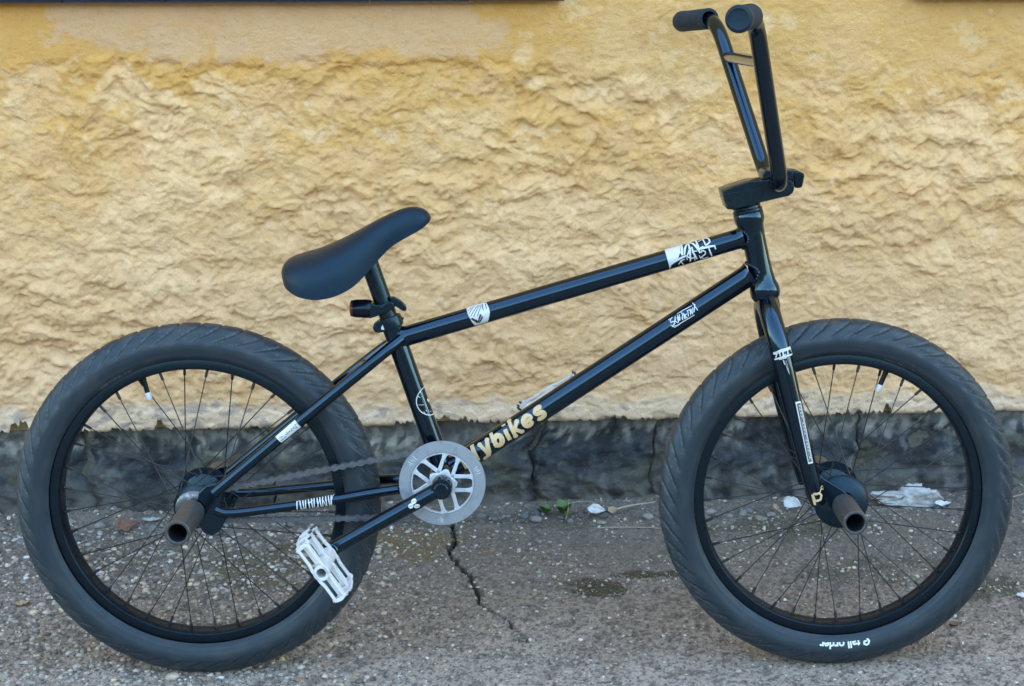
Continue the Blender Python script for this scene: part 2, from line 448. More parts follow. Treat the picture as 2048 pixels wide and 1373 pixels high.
# ---- rendered house wall (root mesh = the plaster)
WY = R(2.1)
W0 = Vector((.72, .515, 0))
WM = Matrix.Translation(W0) @ Matrix.Rotation(WY, 4, 'Z')
ZB = .166
def build_wall():
    def axis(lo, hi, st, a, b):
        m = np.arange(lo, hi+st/2, st)
        g = st*np.cumsum(1.12**np.arange(1, 100))
        l = (lo-g)[(lo-g) > a]; h = (hi+g)[(hi+g) < b]
        return np.concatenate([[a], l[::-1], m, h, [b]])
    S = axis(-1.32, .95, .0022, -16.0, 16.0)
    m = np.arange(ZB, .935, .0022); g = .0022*np.cumsum(1.12**np.arange(1, 100)); hi = (.935+g)[(.935+g) < 14.0]
    Z = np.concatenate([m, hi, [14.0]])
    s, z = np.meshgrid(S, Z, indexing='ij')
    # ragged lower edge of the render coat
    zb = .013*fbm(S*7+.37, S*.9+.3, 2, 3)+.020*np.maximum(fbm(S*26, S*3.1+.7, 4, 5, .66), -.35)
    for c0, w, a in ((.415, .028, -.020), (.30, .05, -.006), (-.70, .07, -.010), (-.86, .03, .004), (-1.08, .05, .010), (-.95, .05, -.004), (.1, .06, -.006), (-.15, .12, .005)):
        zb = zb+a*np.exp(-((S-c0)/w)**2)
    z = z+zb[:, None]*np.exp(-(z-ZB)/.02)
    w1 = .012*fbm(s*12, z*12, 13, 2); w2 = .012*fbm(s*12, z*12, 17, 2)
    sx, zx = s+w1, z+w2
    big = fbm(sx*7, zx*9, 1, 2)
    mid = fbm(sx*25, zx*28, 5, 3, .5)
    md2 = fbm(sx*54, zx*60, 11, 2)
    sm = fbm(sx*95, zx*105, 9, 3)
    bl = np.abs(perlin(sx*18+.5*mid, zx*22, 21))
    patch = .62+.7*sst(-.3, .4, fbm(s*3.1, z*3.6, 29, 2))
    h = .0048*big+patch*(.0037*np.tanh((mid+.2*big)*1.5)+.0036*bl+.0017*np.maximum(md2, -.4))+.0011*sm+.0007*fbm(s*150, z*160, 15, 2)-.002
    top = .797+.010*fbm(s*9, s*0, 19, 4)
    rt = sst(-.35, .1, s)
    sm_top = sst(0, 1, (z-(top-.01-.10*rt))/(.02+.12*rt))
    sm_bot = 1-sst(.195, .245, z+.02*fbm(s*7, z*7, 23, 2))
    smooth = np.clip(np.maximum(sm_top*(.93-.12*rt), sm_bot*.85), 0, 1)
    h = h*(1-smooth)+(.0022*fbm(s*11, z*9, 25, 3)+.0006*sm)*smooth
    h += .0014*sst(top-.006+.004*sm, top+.004*sm, z)*(1-sst(-.3, -.1, s))             # lip of the smooth band
    h -= .0022*sst(-.2, .3, fbm(s*22, z*34, 27, 3)-.2)*sm_bot           # flaked paint at the foot
    h = h+.010
    h = h-.006*np.exp(-(z-ZB)/.004)
    zz = z-.30*(h-.010)*(1-smooth)*sst(ZB+.01, ZB+.05, z)               # lumps sag downwards
    # pigment patches
    n1 = fbm(s*4, z*5, 31, 4); n2 = fbm(s*14, z*17, 35, 4); n3 = fbm(s*60, z*60, 39, 3)
    c = np.ones(s.shape+(3,))*np.array([.62, .43, .175])
    c = mixc(c, (.70, .53, .275), sst(-.2, .5, n1+.35*n2))
    c = mixc(c, (.58, .37, .105), sst(.0, .7, n2-.4*n1+.55*sst(.6, .8, z))*.8)
    c = mixc(c, (.63, .43, .20), sst(.1, .6, -n2)*.5)
    c = mixc(c, (.76, .64, .40), sst(.35, 1.0, n2+.35*n3)*.5)
    c = mixc(c, (.72, .64, .43), (np.exp(-((s+.63)/.10)**2-((z-.74)/.03)**2)+np.exp(-((s+.1)/.12)**2-((z-.75)/.03)**2)*.6)*sst(-.3, .5, n2+.4*n3)*.9)
    c = mixc(c, (.48, .36, .18), sst(.35, .8, -n3+.3*n1)*.35)
    c = mixc(c, (.54, .33, .08), sst(.0, .5, n2+.2)*np.exp(-((s+.75)/.25)**2-((z-.765)/.03)**2)*.8)
    c = mixc(c, (.62, .49, .31), (1-sst(.35, .72, z+.10*n1))*.5)
    # pale repaint under the left sill with an ochre fringe
    e1 = n2*.018+n3*.009
    cream = sst(.800, .822, z+e1+.006*fbm(s*40, z*16, 49, 3)+.02*np.exp(-((s+.97)/.05)**2)*-1)*sst(-.99, -.95, s+e1*3)*(1-sst(-.33, -.27, s+e1*4+.8*(z-.85)))
    fr = sst(.785, .80, z+e1)*(1-sst(-.28, -.2, s+e1*2))
    c = mixc(c, (.58, .36, .10), fr*.85)
    c = mixc(c, (.585, .425, .235), cream*(.78+.2*sst(-.4, .4, n2)))
    c = mixc(c, (.57, .38, .15), sst(.1, .7, fbm(s*16, z*30, 53, 4))*cream*.45)
    c = mixc(c, (.58, .40, .145), sst(-.22, -.1, s)*sst(.74, .82, z+e1)*.6)
    c = mixc(c, (.68, .54, .29), sst(.25, .6, n2+.3*n3)*sst(-.22, -.1, s)*sst(.74, .82, z)*.5)
    # pale, dirty foot
    foot = 1-sst(.195, .225, z+.015*n2)
    c = mixc(c, (.63, .56, .40), foot*.9)
    c = mixc(c, (.30, .29, .27), foot*sst(.15, .6, fbm(s*34, z*50, 43, 4)+.3*sst(-.5, -.8, s)-.1)*.75)
    c = mixc(c, (.16, .16, .16), (1-sst(ZB, ZB+.01, z+.006*n3))*sst(-.1, .5, fbm(s*40, z*40, 45, 3))*.8)
    c = c*np.array([1.20, 1.0, .98])
    V = np.stack([s, -h, zz], -1)
    me = grid_mesh('house_wall', V, len(S), len(Z), c)
    bm = bmesh.new(); bm.from_mesh(me)
    bm.faces.ensure_lookup_table()
    if sum(bm.faces[i].normal.y for i in range(0, 40000, 97)) > 0: bmesh.ops.reverse_faces(bm, faces=bm.faces)
    cl = bm.verts.layers.float_color['Col']
    q = [bm.verts.new(p) for p in ((-16.0, .012, ZB), (16.0, .012, ZB), (16.0, .012, 14.0), (-16.0, .012, 14.0), (-16.0, .3, ZB), (16.0, .3, ZB), (16.0, .3, 14.0), (-16.0, .3, 14.0))]
    for v in q: v[cl] = (.6, .45, .23, 1)
    for f in ((0, 1, 2, 3), (5, 4, 7, 6), (4, 0, 3, 7), (1, 5, 6, 2), (3, 2, 6, 7), (4, 5, 1, 0)): bm.faces.new([q[i] for i in f])
    bm.to_mesh(me); bm.free()
    o = link('house_wall', me, M['plaster'])
    o.matrix_world = WM
    tag(o, 'rough ochre rendered house wall with dark stone foot behind the bicycle', 'wall')
    return o
wall = build_wall()

# ---- plinth stones under the render
def build_plinth():
    bk = bmesh.new()
    box_bm(bk, (0, .1585, .06), 31.8, .27, .205, (1, 0, 0), (0, 1, 0), (0, 0, 1), .002)
    back = bm_obj('plinth', bk, mat('plinth joint mortar', (.11, .105, .085), .9, noise=[(80, (.05, .05, .045), .45, .7)], bump=[(90, .004, 5)]), wall)
    ed = [-1.75, -1.33, -1.02, -.69, -.245, -.02, .345, .545, .93, 1.4]
    for i in range(len(ed)-1):
        a, b = ed[i]+.0015, ed[i+1]-.0015
        nu = int((b-a)/.0035); u = np.linspace(a, b, nu); v = np.linspace(-.03, .172, 58)
        s, z = np.meshgrid(u, v, indexing='ij')
        jl = .022*fbm(z*9, z*0+i, 3, 3); jr = .022*fbm(z*9, z*0+i+1, 3, 3)
        k = (s-a)/(b-a); s2 = s+jl*(1-k)+jr*k
        e = np.minimum(np.minimum(s-a, b-s), (.172-z)*1.2)+.011*fbm(s*24, z*24, 7+i, 3)
        h = .007*(1-np.exp(-np.maximum(e, 0)/.006))+.009*fbm(s*8, z*10, 81+i, 3)+.005*fbm(s*28, z*32, 83, 3)+.0013*fbm(s*120, z*120, 85, 2)
        h += .010*(1-sst(.03, .08, z))*(.6+.5*fbm(s*12, z*12, 89, 2))
        h = h-.006+[.0, .002, -.002, .003, .0, .004, -.001, .002, 0][i]
        n2 = fbm(s*9, z*9, 91+i, 4); n3 = fbm(s*50, z*50, 93, 3)
        c = np.ones(s.shape+(3,))*np.array([.030, .038, .050])
        c = mixc(c, (.068, .072, .072), sst(-.1, .6, n2))
        c = mixc(c, (.075, .075, .045), sst(.25, .8, n2+.4*n3)*.7*(1-sst(.09, .15, z)))
        c = mixc(c, (.10, .10, .095), sst(.35, .8, n3-.2*n2)*.6)
        c = mixc(c, (.42, .40, .35), sst(.112, .150, z+.012*n3+.022*n2)*sst(-.3, .3, fbm(s*60, z*34, 95, 4))*.8)
        c = mixc(c, (.15, .155, .15), sst(.138, .15, z+.006*n3+.010*n2)*.55)
        c = mixc(c, (.125, .115, .10), (1-sst(.015, .085, z+.035*n2))*.8)
        c = mixc(c, (.085, .082, .076), sst(.1, .7, fbm(s*5, z*6, 103+i, 4))*.6)
        c = mixc(c, (.014, .016, .022), sst(.1, .6, -n2+.5*fbm(s*22, z*7, 99, 3))*.8)
        c = mixc(c, (.17, .18, .185), sst(.35, .9, fbm(s*26, z*10, 101, 4)+.4*n3)*.55)
        V = np.stack([s2, -h+.016, z], -1)
        me = grid_mesh('stone', V, nu, 58, c)
        bm = bmesh.new(); bm.from_mesh(me)
        if sum(f.normal.y for f in bm.faces) > 0: bmesh.ops.reverse_faces(bm, faces=bm.faces)
        be = [x for x in bm.edges if x.is_boundary]
        r = bmesh.ops.extrude_edge_only(bm, edges=be)
        for x in r['geom']:
            if isinstance(x, bmesh.types.BMVert): x.co.y = .05
        bm.to_mesh(me); bm.free()
        link('stone', me, M['stone'], back)
build_plinth()

# ---- tiled window sills
def build_sill(a, b, joints):
    cm = bmesh.new()
    box_bm(cm, ((a+b)/2, .035, .9055), b-a-.006, .10, .020, (1, 0, 0), (0, 1, 0), (0, 0, 1), .002)
    sill = bm_obj('window_sill', cm, M['grout'], wall)
    e = [a]+[j for j in joints if a < j < b]+[b]
    first = None
    for i in range(len(e)-1):
        x0, x1 = e[i]+.0008, e[i+1]-.0008
        # bull-nosed tile: profile in (y, z) swept along x
        pr = [(.05, .934), (-.030, .930)]+[(-.030-.013*math.sin(t), .917+.013*math.cos(t)) for t in [math.pi*k/8 for k in range(1, 8)]]+[(-.030, .904), (-.022, .904), (-.022, .918), (.05, .922)]
        n = len(pr)
        dz = random.uniform(-.0008, .0008)
        if first is None or abs((x1-x0)-first[1]) > 1e-4:
            bm = prism_bm([(y, z) for y, z in pr], 0, x1-x0, .0008, None, lambda y, z, x: Vector((x, y, z)))
            t = bm_obj('tile', bm, M['tile'], sill)
            first = (t.data, x1-x0)
        else:
            t = link('tile', first[0], None, sill)
        t.location = (x0, random.uniform(-.0008, .0008), dz-.0125)
    return sill
JT = [-.962+.1565*k for k in range(-2, 6)]
build_sill(-1.5, -.187, [-1.432, -1.2755, -1.119]+JT[2:])
build_sill(.374, 1.2, [.374+.1565*k for k in range(1, 6)])

# ================================================================ BICYCLE (bike frame: x forward, y up in its plane, z to the camera)
bike = bpy.data.objects.new('bicycle', None)
COL.objects.link(bike)
bike.matrix_world = B2W
tag(bike, 'black stunt bicycle with gold down tube lettering leaning on the ochre wall', 'bicycle')
def part(name, mb, m, parent=None, sharp=40):
    return mb.build(name, M[m] if isinstance(m, str) else m, parent or bike, sharp)
def empty(name, parent):
    o = bpy.data.objects.new(name, None); COL.objects.link(o); o.parent = parent; o.empty_display_size = .02
    return o
BB = Vector((.3498, .0340, 0)); FA = Vector((0.9188, 0, 0))
TT = ((.286, .2336, 0), (.7897, .3792, 0)); DT = ((.3498, .036, 0), (.8005, .332, 0)); ST = ((.3514, .034, 0), (.2773, .262, 0))

def flare(a, b, r, fa=.0, fb=.0, la=.010, lb=.010, n=30):
    """tube with small weld fillets swelling at its ends"""
    a, b = Vector(a), Vector(b); L = (b-a).length
    pts = []; rad = []
    xs = sorted(set([0, la*.25, la*.5, la*.75, la]+[la+(L-la-lb)*k/n for k in range(n+1)]+[L-lb*.75, L-lb*.5, L-lb*.25, L]))
    for x in xs:
        q = fa*max(0, 1-x/la)**2+fb*max(0, 1-(L-x)/lb)**2
        pts.append(a.lerp(b, x/L)); rad.append(r+q)
    return tube(pts, rad, 40)
def bend(a, b, t): return Vector(a).lerp(Vector(b), t)
tt = part('top_tube', MB().add(*flare(bend(*TT, .012), bend(*TT, .972), .0143, .003, .0028, .014, .010)), 'paint')
dt = part('down_tube', MB().add(*flare(bend(*DT, .03), bend(*DT, .972), .0159, .002, .0028)), 'paint')
st = part('seat_tube', MB().add(*flare(ST[0], ST[1], .0143, .002, .0, .012)), 'paint')
# head tube, hourglass
HA = Vector((.8102, .2925, 0)); HB = Vector((.7822, .4115, 0)); HD = (HB-HA).normalized(); HL = (HB-HA).length
part('head_tube', MB().add(*lathe([(.0, 0), (.0205, 0), (.0213, .001), (.0213, .010), (.0205, .014), (.0180, .021), (.0168, .034), (.0165, HL*.5), (.0168, HL-.034), (.0180, HL-.021), (.0205, HL-.014), (.0213, HL-.010), (.0213, HL-.001), (.0205, HL), (0, HL)], HA, HD, 56)), 'paint')
hb = bmesh.new()
prism_bm([(-.005, -.008), (.005, -.008), (.006, 0), (.005, .008), (-.005, .008), (-.006, 0)], 0, .0008, .0002, hb)
fw = Vector((HD.y, -HD.x, 0)); q = HA+HD*(HL*.42)+fw*.0166
for v in hb.verts: v.co = q+Vector((0, 0, 1))*v.co.x+HD*v.co.y+fw*(v.co.z-.3*abs(v.co.x))
bm_obj('head_badge', hb, M['gold'], bike)
def weld(A, B, r, name='weld_bead'):
    A, B = Vector(A), Vector(B); t = (B-A).normalized(); n = t.orthogonal().normalized(); b = t.cross(n)
    pts = []; rad = []
    for k in range(97):
        a = 2*math.pi*k/96
        p = A+(n*math.cos(a)+b*math.sin(a))*(r+.0004)
        d0 = t-HD*t.dot(HD); o0 = (p-HA)-HD*(p-HA).dot(HD)
        qa, qb, qc = d0.dot(d0), 2*d0.dot(o0), o0.dot(o0)-.0168**2
        ds = qb*qb-4*qa*qc
        if ds < 0: continue
        x = (-qb-math.sqrt(ds))/(2*qa)
        pts.append(p+t*(x-.0006)); rad.append(.0020+.0005*math.cos(k*math.pi/1.5))
    return part(name, MB().add(*tube(pts, rad, 10)), 'paint')
weld(*TT, .0143); weld(*DT, .0159)
# bottom bracket shell
part('bottom_bracket', MB().add(*lathe([(.0, -.036), (.0195, -.036), (.0205, -.034), (.0205, .034), (.0195, .036), (0, .036)], BB, (0, 0, 1), 40)), 'paint')
# stays
def stay(pts, rad, name):
    out = []
    for s in (1, -1):
        P_ = fillet([(x, y, s*z) for x, y, z in pts], .03, 8)
        L = [0]
        for i in range(1, len(P_)): L.append(L[-1]+(P_[i]-P_[i-1]).length)
        rr = [rad[0]+(rad[1]-rad[0])*l/L[-1] for l in L]
        out.append(part(name, MB().add(*tube(P_, rr, 24)), 'paint'))
    return out
SSP = [(0.0303,0.0252,0.053),(0.136,0.1123,0.0475),(0.2169,0.1771,0.043),(0.2725,0.2211,0.03),(0.2938,0.2361,0.012)]
CSP = [(0.0308,0.0014,0.054),(0.0457,-0.0056,0.053),(0.1444,0.0047,0.047),(0.1978,0.011,0.043),(0.2502,0.0188,0.036),(0.2941,0.0222,0.026)]
ss = stay(SSP, (.0078, .0082), 'seat_stay')
cs = stay(CSP, (.0068, .0075), 'chain_stay')
# bridges
part('stay_bridge', MB().add(*tube([(.2375, .1925, -.036), (.2375, .1925, .036)], .006, 16)), 'paint')
part('stay_bridge', MB().add(*tube([(.292, .0262, -.03), (.292, .0262, .03)], .0065, 16)), 'paint')
# rear dropouts
DP = [(0.0095,0.0268),(0.0197,0.0362),(0.0337,0.0389),(0.0415,0.0265),(0.0382,0.0134),(0.0418,0.001),(0.0454,-0.0137),(0.0362,-0.0297),(0.0247,-0.0369),(0.0137,-0.0323),(0.006,-0.0176),(0.0043,0.0051)]
for z0 in (.049, -.055):
    bm_obj('dropout', prism_bm(DP, z0, z0+.006, .0012), M['paint'], bike)

# ---- decals on the frame
X0 = 0.1811
sf = cylsurf(*DT, .0159)
def arc(cx, cy, rx, ry, a0, a1, n=14): return [(cx+rx*math.cos(R(a0+(a1-a0)*k/n)), cy+ry*math.sin(R(a0+(a1-a0)*k/n))) for k in range(n+1)]
GL = {  # fat rounded lower case, x-height 23, ascender 30 (mm on the tube)
    'f': [[(0, 0), (0, 20)], arc(5.5, 20, 5.5, 7, 180, 75), [(-4, 17), (5.5, 17)]],
    'l': [[(0, 1), (0, 29)]],
    'y': [[(-5.5, 21), (-.5, 5)], [(6, 21), (1.5, 4), (-1.5, -2.5), (-6.5, -3)]],
    'b': [[(-5, 3.5), (-5, 28.5)], arc(.6, 10.8, 5.4, 7.4, 180, -180, 26)],
    'i': [[(0, 1), (0, 19.5)], [(0, 25.2), (0, 28.6)]],
    'k': [[(-5, 1), (-5, 28.5)], [(4.6, 19.5), (-2, 11.5)], [(-2, 11.5), (5.2, 1.8)]],
    'e': [[(-4.5, 10.5), (5.2, 13)]+arc(.2, 11.2, 5.6, 7.6, 12, 315, 24)],
    's': [[(5.4, 17)]+arc(.3, 15.6, 5, 4, 50, 225, 12)+arc(-.1, 7.2, 5.2, 4.4, 60, -140, 14)+[(-5.6, 6.2)]]}
b_ = bmesh.new(); zi = 0
for chx, u0, w0_ in (('f', -.1335, 8.2), ('l', -.1152, 8.8), ('y', -.0990, 7.6), ('b', -.0800, 7.6), ('i', -.0650, 8.6), ('k', -.0510, 8.0), ('e', -.0330, 7.2), ('s', -.0138, 7.2)):
    for stp in GL[chx]:
        zi += 1
        q = [(X0+1.085*(u0+(x+.13*(y-12))*.001), -.0125+y*.00095) for x, y in stp]
        strip2d(b_, q, w0_*.001, zi*1.2e-5)
        if chx in 'kye':
            for e_ in (q[0], q[-1]): ell2d(b_, e_[0], e_[1], w0_*.00046, w0_*.00046, 0, zi*1.2e-5+6e-6, 14)
decal('lettering', b_, sf, M['gold'], dt)
b_ = bmesh.new()
poly2d(b_, [(0.3992,0.0218),(0.4125,0.0218),(0.423,0.0218),(0.4193,0.006),(0.415,-0.0015),(0.4065,-0.0079),(0.4017,-0.0103),(0.3986,-0.0179)])
for i, (p_, w_) in enumerate([([(0.4242,0.0218),(0.4225,0.009),(0.4204,-0.0005)],0.00328),([(0.4207,0.0181),(0.4185,0.0094),(0.4184,0.0027)],0.00246),([(0.4233,-0.001),(0.4266,0.0075),(0.4301,0.0133),(0.4351,0.0169),(0.4391,0.0132),(0.4416,0.0079),(0.4438,0.002),(0.4454,-0.0045)],0.00266),([(0.4337,0.0138),(0.433,0.0068),(0.4323,0.002),(0.4291,-0.0131)],0.00246),([(0.4269,-0.0033),(0.4311,0.0023),(0.4344,0.0063)],0.00205),([(0.4265,-0.0019),(0.4277,-0.0053),(0.4312,-0.0083),(0.4354,-0.0087),(0.4376,-0.0066)],0.00172),([(0.4363,0.0072),(0.4361,-0.0009),(0.4376,-0.0066),(0.439,-0.0126)],0.00238),([(0.4449,0.0207),(0.4449,0.0088),(0.4454,0.0016)],0.00262),([(0.4454,0.0016),(0.4522,0.003)],0.00225),([(0.4471,0.0128),(0.4527,0.0151)],0.00184),([(0.4544,0.0173),(0.4558,0.0035)],0.00262),([(0.4535,0.0168),(0.4607,0.0165),(0.4629,0.0109),(0.4626,0.0066),(0.4585,0.0042),(0.4549,0.0035)],0.00221),([(0.4451,0.0008),(0.4524,0.0008),(0.4608,0.0004),(0.4674,-0.0006),(0.4677,-0.0055)],0.00262),([(0.4587,-0.0011),(0.4595,-0.008),(0.4604,-0.016)],0.00221),([(0.447,-0.0049),(0.4472,-0.0024),(0.4506,-0.0025),(0.4529,-0.005),(0.4517,-0.0083),(0.4476,-0.0099),(0.4452,-0.0112),(0.4481,-0.0152),(0.4558,-0.0147)],0.00172),([(0.4121,-0.0121),(0.4169,-0.0074),(0.4222,-0.0068)],0.0018),([(0.4161,-0.0072),(0.4189,-0.0157)],0.0018),([(0.4054,-0.007),(0.4125,-0.0047),(0.4205,-0.0031),(0.4257,-0.0029)],0.00262),([(0.4257,-0.0047),(0.4255,-0.0089)],0.00139),([(0.4362,-0.009),(0.4358,-0.0142)],0.00123),([(0.4434,-0.0075),(0.4443,-0.0141)],0.00156),([(0.4354,0.0011),(0.4417,-0.0008)],0.00164)]):
    strip2d(b_, p_, w_*1.08, (i+1)*1.6e-5)
decal('sticker', b_, cylsurf(*TT, .0143), M['sticker'], tt)
# striped shield
b_ = bmesh.new()
poly2d(b_, [(0.1079,0.0157),(0.114,0.0218),(0.1372,0.0172),(0.1394,0.0051),(0.1392,-0.0014),(0.1321,-0.0157),(0.1134,-0.0168),(0.1096,-0.0039),(0.1081,0.0046)])
dsk = decal('sticker', b_, cylsurf(*TT, .0143), M['sticker'], tt)
b_ = bmesh.new()
for i, (p_, w_) in enumerate([([(0.1097,0.0086),(0.1154,0.0145)],0.00107),([(0.1103,0.0039),(0.1203,0.0167)],0.00122),([(0.1117,0.0003),(0.1258,0.0148)],0.00122),([(0.1152,-0.0015),(0.129,0.0145)],0.00122),([(0.1207,-0.0016),(0.1302,0.0113)],0.00122),([(0.1314,0.0147),(0.131,0.0035)],0.00153),([(0.1361,0.0136),(0.1358,0.0037)],0.00153),([(0.1117,-0.0024),(0.1172,-0.0081),(0.1178,-0.0114)],0.00367),([(0.1188,-0.0107),(0.1258,-0.0006),(0.1269,-0.005),(0.12,-0.0123)],0.00244),([(0.1082,0.0155),(0.1082,0.0041),(0.1099,-0.0045),(0.1134,-0.0165)],0.00076)]):
    strip2d(b_, p_, w_, (i+1)*2e-5)
decal('sticker_print', b_, cylsurf(*TT, .0143), M['ink'], tt, base=.0007)
# scrawled tag on the down tube
b_ = bmesh.new()
for i, (p_, w_) in enumerate([([(0.3983,0.0098),(0.3935,0.0082),(0.3926,0.0043),(0.3972,0.0034),(0.3965,0.0001),(0.3917,-0.001),(0.3904,0.0016)],0.00156),([(0.4023,0.0083),(0.3984,0.0026),(0.4005,-0.0013),(0.4054,0.0022),(0.4054,0.0083)],0.00156),([(0.4087,0.0076),(0.4046,-0.0004),(0.4088,0.002),(0.4082,-0.0022),(0.4133,0.0059)],0.00156),([(0.4146,0.0056),(0.4118,-0.002),(0.4163,-0.0025)],0.00156),([(0.4132,0.0023),(0.4178,0.002)],0.00139),([(0.4217,0.0059),(0.4179,-0.0022)],0.00156),([(0.4201,0.0056),(0.4251,0.0048)],0.00156),([(0.4252,0.0049),(0.4215,-0.0025)],0.00156),([(0.4267,0.005),(0.4244,-0.0029),(0.43,0.0049)],0.00156),([(0.4332,0.0116),(0.4335,-0.002)],0.00156),([(0.4352,0.0076),(0.4276,-0.0015)],0.00156),([(0.3904,-0.0016),(0.3978,-0.0038),(0.4101,-0.0041),(0.4263,-0.0049)],0.00121),([(0.3924,-0.004),(0.4014,-0.0047)],0.00121),([(0.4063,0.0101),(0.4155,0.0096),(0.4303,0.0081)],0.00104),([(0.4121,0.0091),(0.4131,0.0038)],0.00139),([(0.3939,0.0103),(0.3916,0.0091)],0.00121),([(0.4037,0.0055),(0.4031,0.0006)],0.00208),([(0.4149,0.0033),(0.4142,-0.0015)],0.00242),([(0.4247,0.0031),(0.4245,-0.0011)],0.00208)]):
    strip2d(b_, p_, w_, (i+1)*2e-5)
decal('sticker', b_, cylsurf(*DT, .0159), M['sticker'], dt)
# ring sticker round the seat tube
C0 = (0.1119,0.0031)
b_ = bmesh.new()
cu_, cv_ = C0[0], C0[1]-.0205
ring = [(cu_+.0205*math.cos(t), cv_+.0205*math.sin(t)) for t in [2*math.pi*k/48 for k in range(49)]]
strip2d(b_, ring, .0013, 0)
strip2d(b_, [(cu_-.016, cv_+.008), (cu_+.015, cv_+.008)], .0008, 2e-5)
strip2d(b_, [(cu_-.002, cv_+.011), (cu_+.001, cv_+.019)], .0008, 4e-5)
for i, (a, b) in enumerate(((.010, .013), (.012, .0145), (-.012, .010), (-.013, .0135), (.016, .009), (-.0155, .004))):
    strip2d(b_, [(cu_+a, cv_+b), (cu_+a+.002, cv_+b+.0012)], .0012, (6+i)*2e-5)
ell2d(b_, cu_+.001, cv_+.001, .003, .002, .4, 3e-4, 12)
decal('sticker', b_, cylsurf(*ST, .0143), M['sticker'], st, du=.003, dv=.0012)
# seat stay label
SSA, SSB = SSP[0], SSP[1]
b_ = bmesh.new()
poly2d(b_, [(0.1197,0.0054),(0.1564,0.006),(0.156,-0.0087),(0.1209,-0.0074)])
decal('sticker', b_, cylsurf(SSA, SSB, .0080), M['sticker'], ss[0])
b_ = bmesh.new()
for i, (p_, w_) in enumerate([([(0.1232,-0.0003),(0.1291,-0.0009)],0.0009),([(0.1326,-0.0017),(0.1368,-0.0031),(0.1366,0.0003)],0.0009),([(0.1379,-0.003),(0.1417,-0.0012)],0.0009),([(0.1408,-0.0022),(0.1443,-0.0035),(0.145,-0.0003)],0.0009),([(0.1461,-0.0023),(0.1494,-0.0003)],0.0009),([(0.1478,-0.0027),(0.1518,-0.0049),(0.1517,0.0005),(0.1556,-0.0005)],0.0009),([(0.1222,-0.0039),(0.1327,-0.0041)],0.0009)]):
    strip2d(b_, p_, w_, (i+1)*2e-5)
decal('sticker_print', b_, cylsurf(SSA, SSB, .0080), M['ink'], ss[0], base=.0007)
# zebra block letters on the chain stay
b_ = bmesh.new()
for i in range(13):
    pass
CSA, CSB = CSP[2], CSP[3]
zz_ = [([(0.0015,0.0065),(0.0003,-0.0063)],0.0022),([(0.0056,0.0067),(0.0059,-0.0068)],0.0022),([(0.0096,0.0068),(0.0099,-0.0069)],0.0022),([(0.0136,0.007),(0.0124,-0.0065)],0.0022),([(0.0176,0.0072),(0.0179,-0.0071)],0.0022),([(0.0217,0.0074),(0.022,-0.0072)],0.0022),([(0.0257,0.0076),(0.0244,-0.0068)],0.0022),([(0.0297,0.0078),(0.03,-0.0074)],0.0022),([(0.0337,0.0081),(0.034,-0.0075)],0.0022),([(0.0378,0.0083),(0.0364,-0.0071)],0.0022),([(0.0418,0.0086),(0.042,-0.0078)],0.0022),([(0.0458,0.0089),(0.046,-0.0079)],0.0022),([(0.0498,0.0092),(0.0485,-0.0075)],0.0022),([(0.0009,0.0057),(0.0061,0.0065)],0.0022),([(0.0062,-0.0063),(0.0129,-0.006)],0.0022),([(0.017,-0.0002),(0.0241,0.0048)],0.0022),([(0.0263,-0.0101),(0.034,0.0051)],0.0022),([(0.0372,0.0045),(0.0407,-0.0063)],0.0022),([(0.0455,-0.0078),(0.0545,0.0116)],0.0022)]
for i, (p_, w_) in enumerate(zz_): strip2d(b_, p_, w_ if i < 13 else .0014, (i+1)*2e-5)
decal('sticker', b_, cylsurf(CSA, CSB, .0073), M['sticker'], cs[0])

# ---- seat post, clamp, lamp
sd = (Vector(ST[1])-Vector(ST[0])).normalized()
sp0 = Vector(ST[1])-sd*.03; sp1 = Vector((.2480, .352, 0))
part('seat_post', MB().add(*tube([sp0, sp1], .0127, 32)), 'satin')
cl = part('seat_clamp', MB().add(*lathe([(.0150, -.008), (.0172, -.0075), (.0175, -.006), (.0175, .006), (.0172, .0075), (.0150, .008)], Vector(ST[1])-sd*.004, sd, 36)), 'satin')
ear = bmesh.new()
prism_bm([(0.293,0.2529),(0.2736,0.2608),(0.2631,0.2616),(0.2567,0.2581),(0.2545,0.2517),(0.2571,0.246),(0.2627,0.2445),(0.2718,0.2466),(0.2927,0.2408)], -.004, .0135, .0012, ear)
bm_obj('clamp_ear', ear, M['satin'], cl)
em = bmesh.new()
prism_bm([(0.269,0.2573),(0.2741,0.2519),(0.2726,0.2493),(0.2668,0.2498),(0.2664,0.2519)], .0137, .0145, .0002, em)
bm_obj('clamp_emblem', em, M['sticker'], cl)
part('clamp_bolt', MB().add(*tube([(0.2899,0.2576,0),(0.2943,0.2654,0)], .0042, 14)), 'satin', cl)
tl = empty('tail_lamp', bike)
L0 = Vector((*(0.2532,0.2779), .004)); ldir = Vector((-1, .02, 0)).normalized()
part('lamp_housing', MB().add(*lathe([(0, -.001), (.0118, 0), (.0130, .002), (.0134, .008), (.0130, .014), (.0127, .022), (.0118, .026), (0, .0262)], L0, ldir, 36)), 'blackglass', tl)
part('lamp_lens', MB().add(*lathe([(.0119, .0255), (.0112, .029), (.008, .0305), (0, .031)], L0, ldir, 36)), 'red', tl)
br = bmesh.new()
prism_bm([(0.2514,0.2871),(0.2674,0.2842),(0.2781,0.2898),(0.2851,0.2883),(0.2863,0.2798),(0.2756,0.2741),(0.2621,0.2692),(0.2508,0.2657)], -.014, .0165, .0015, br)
bm_obj('lamp_bracket', br, M['satin'], tl)
lv = bmesh.new()
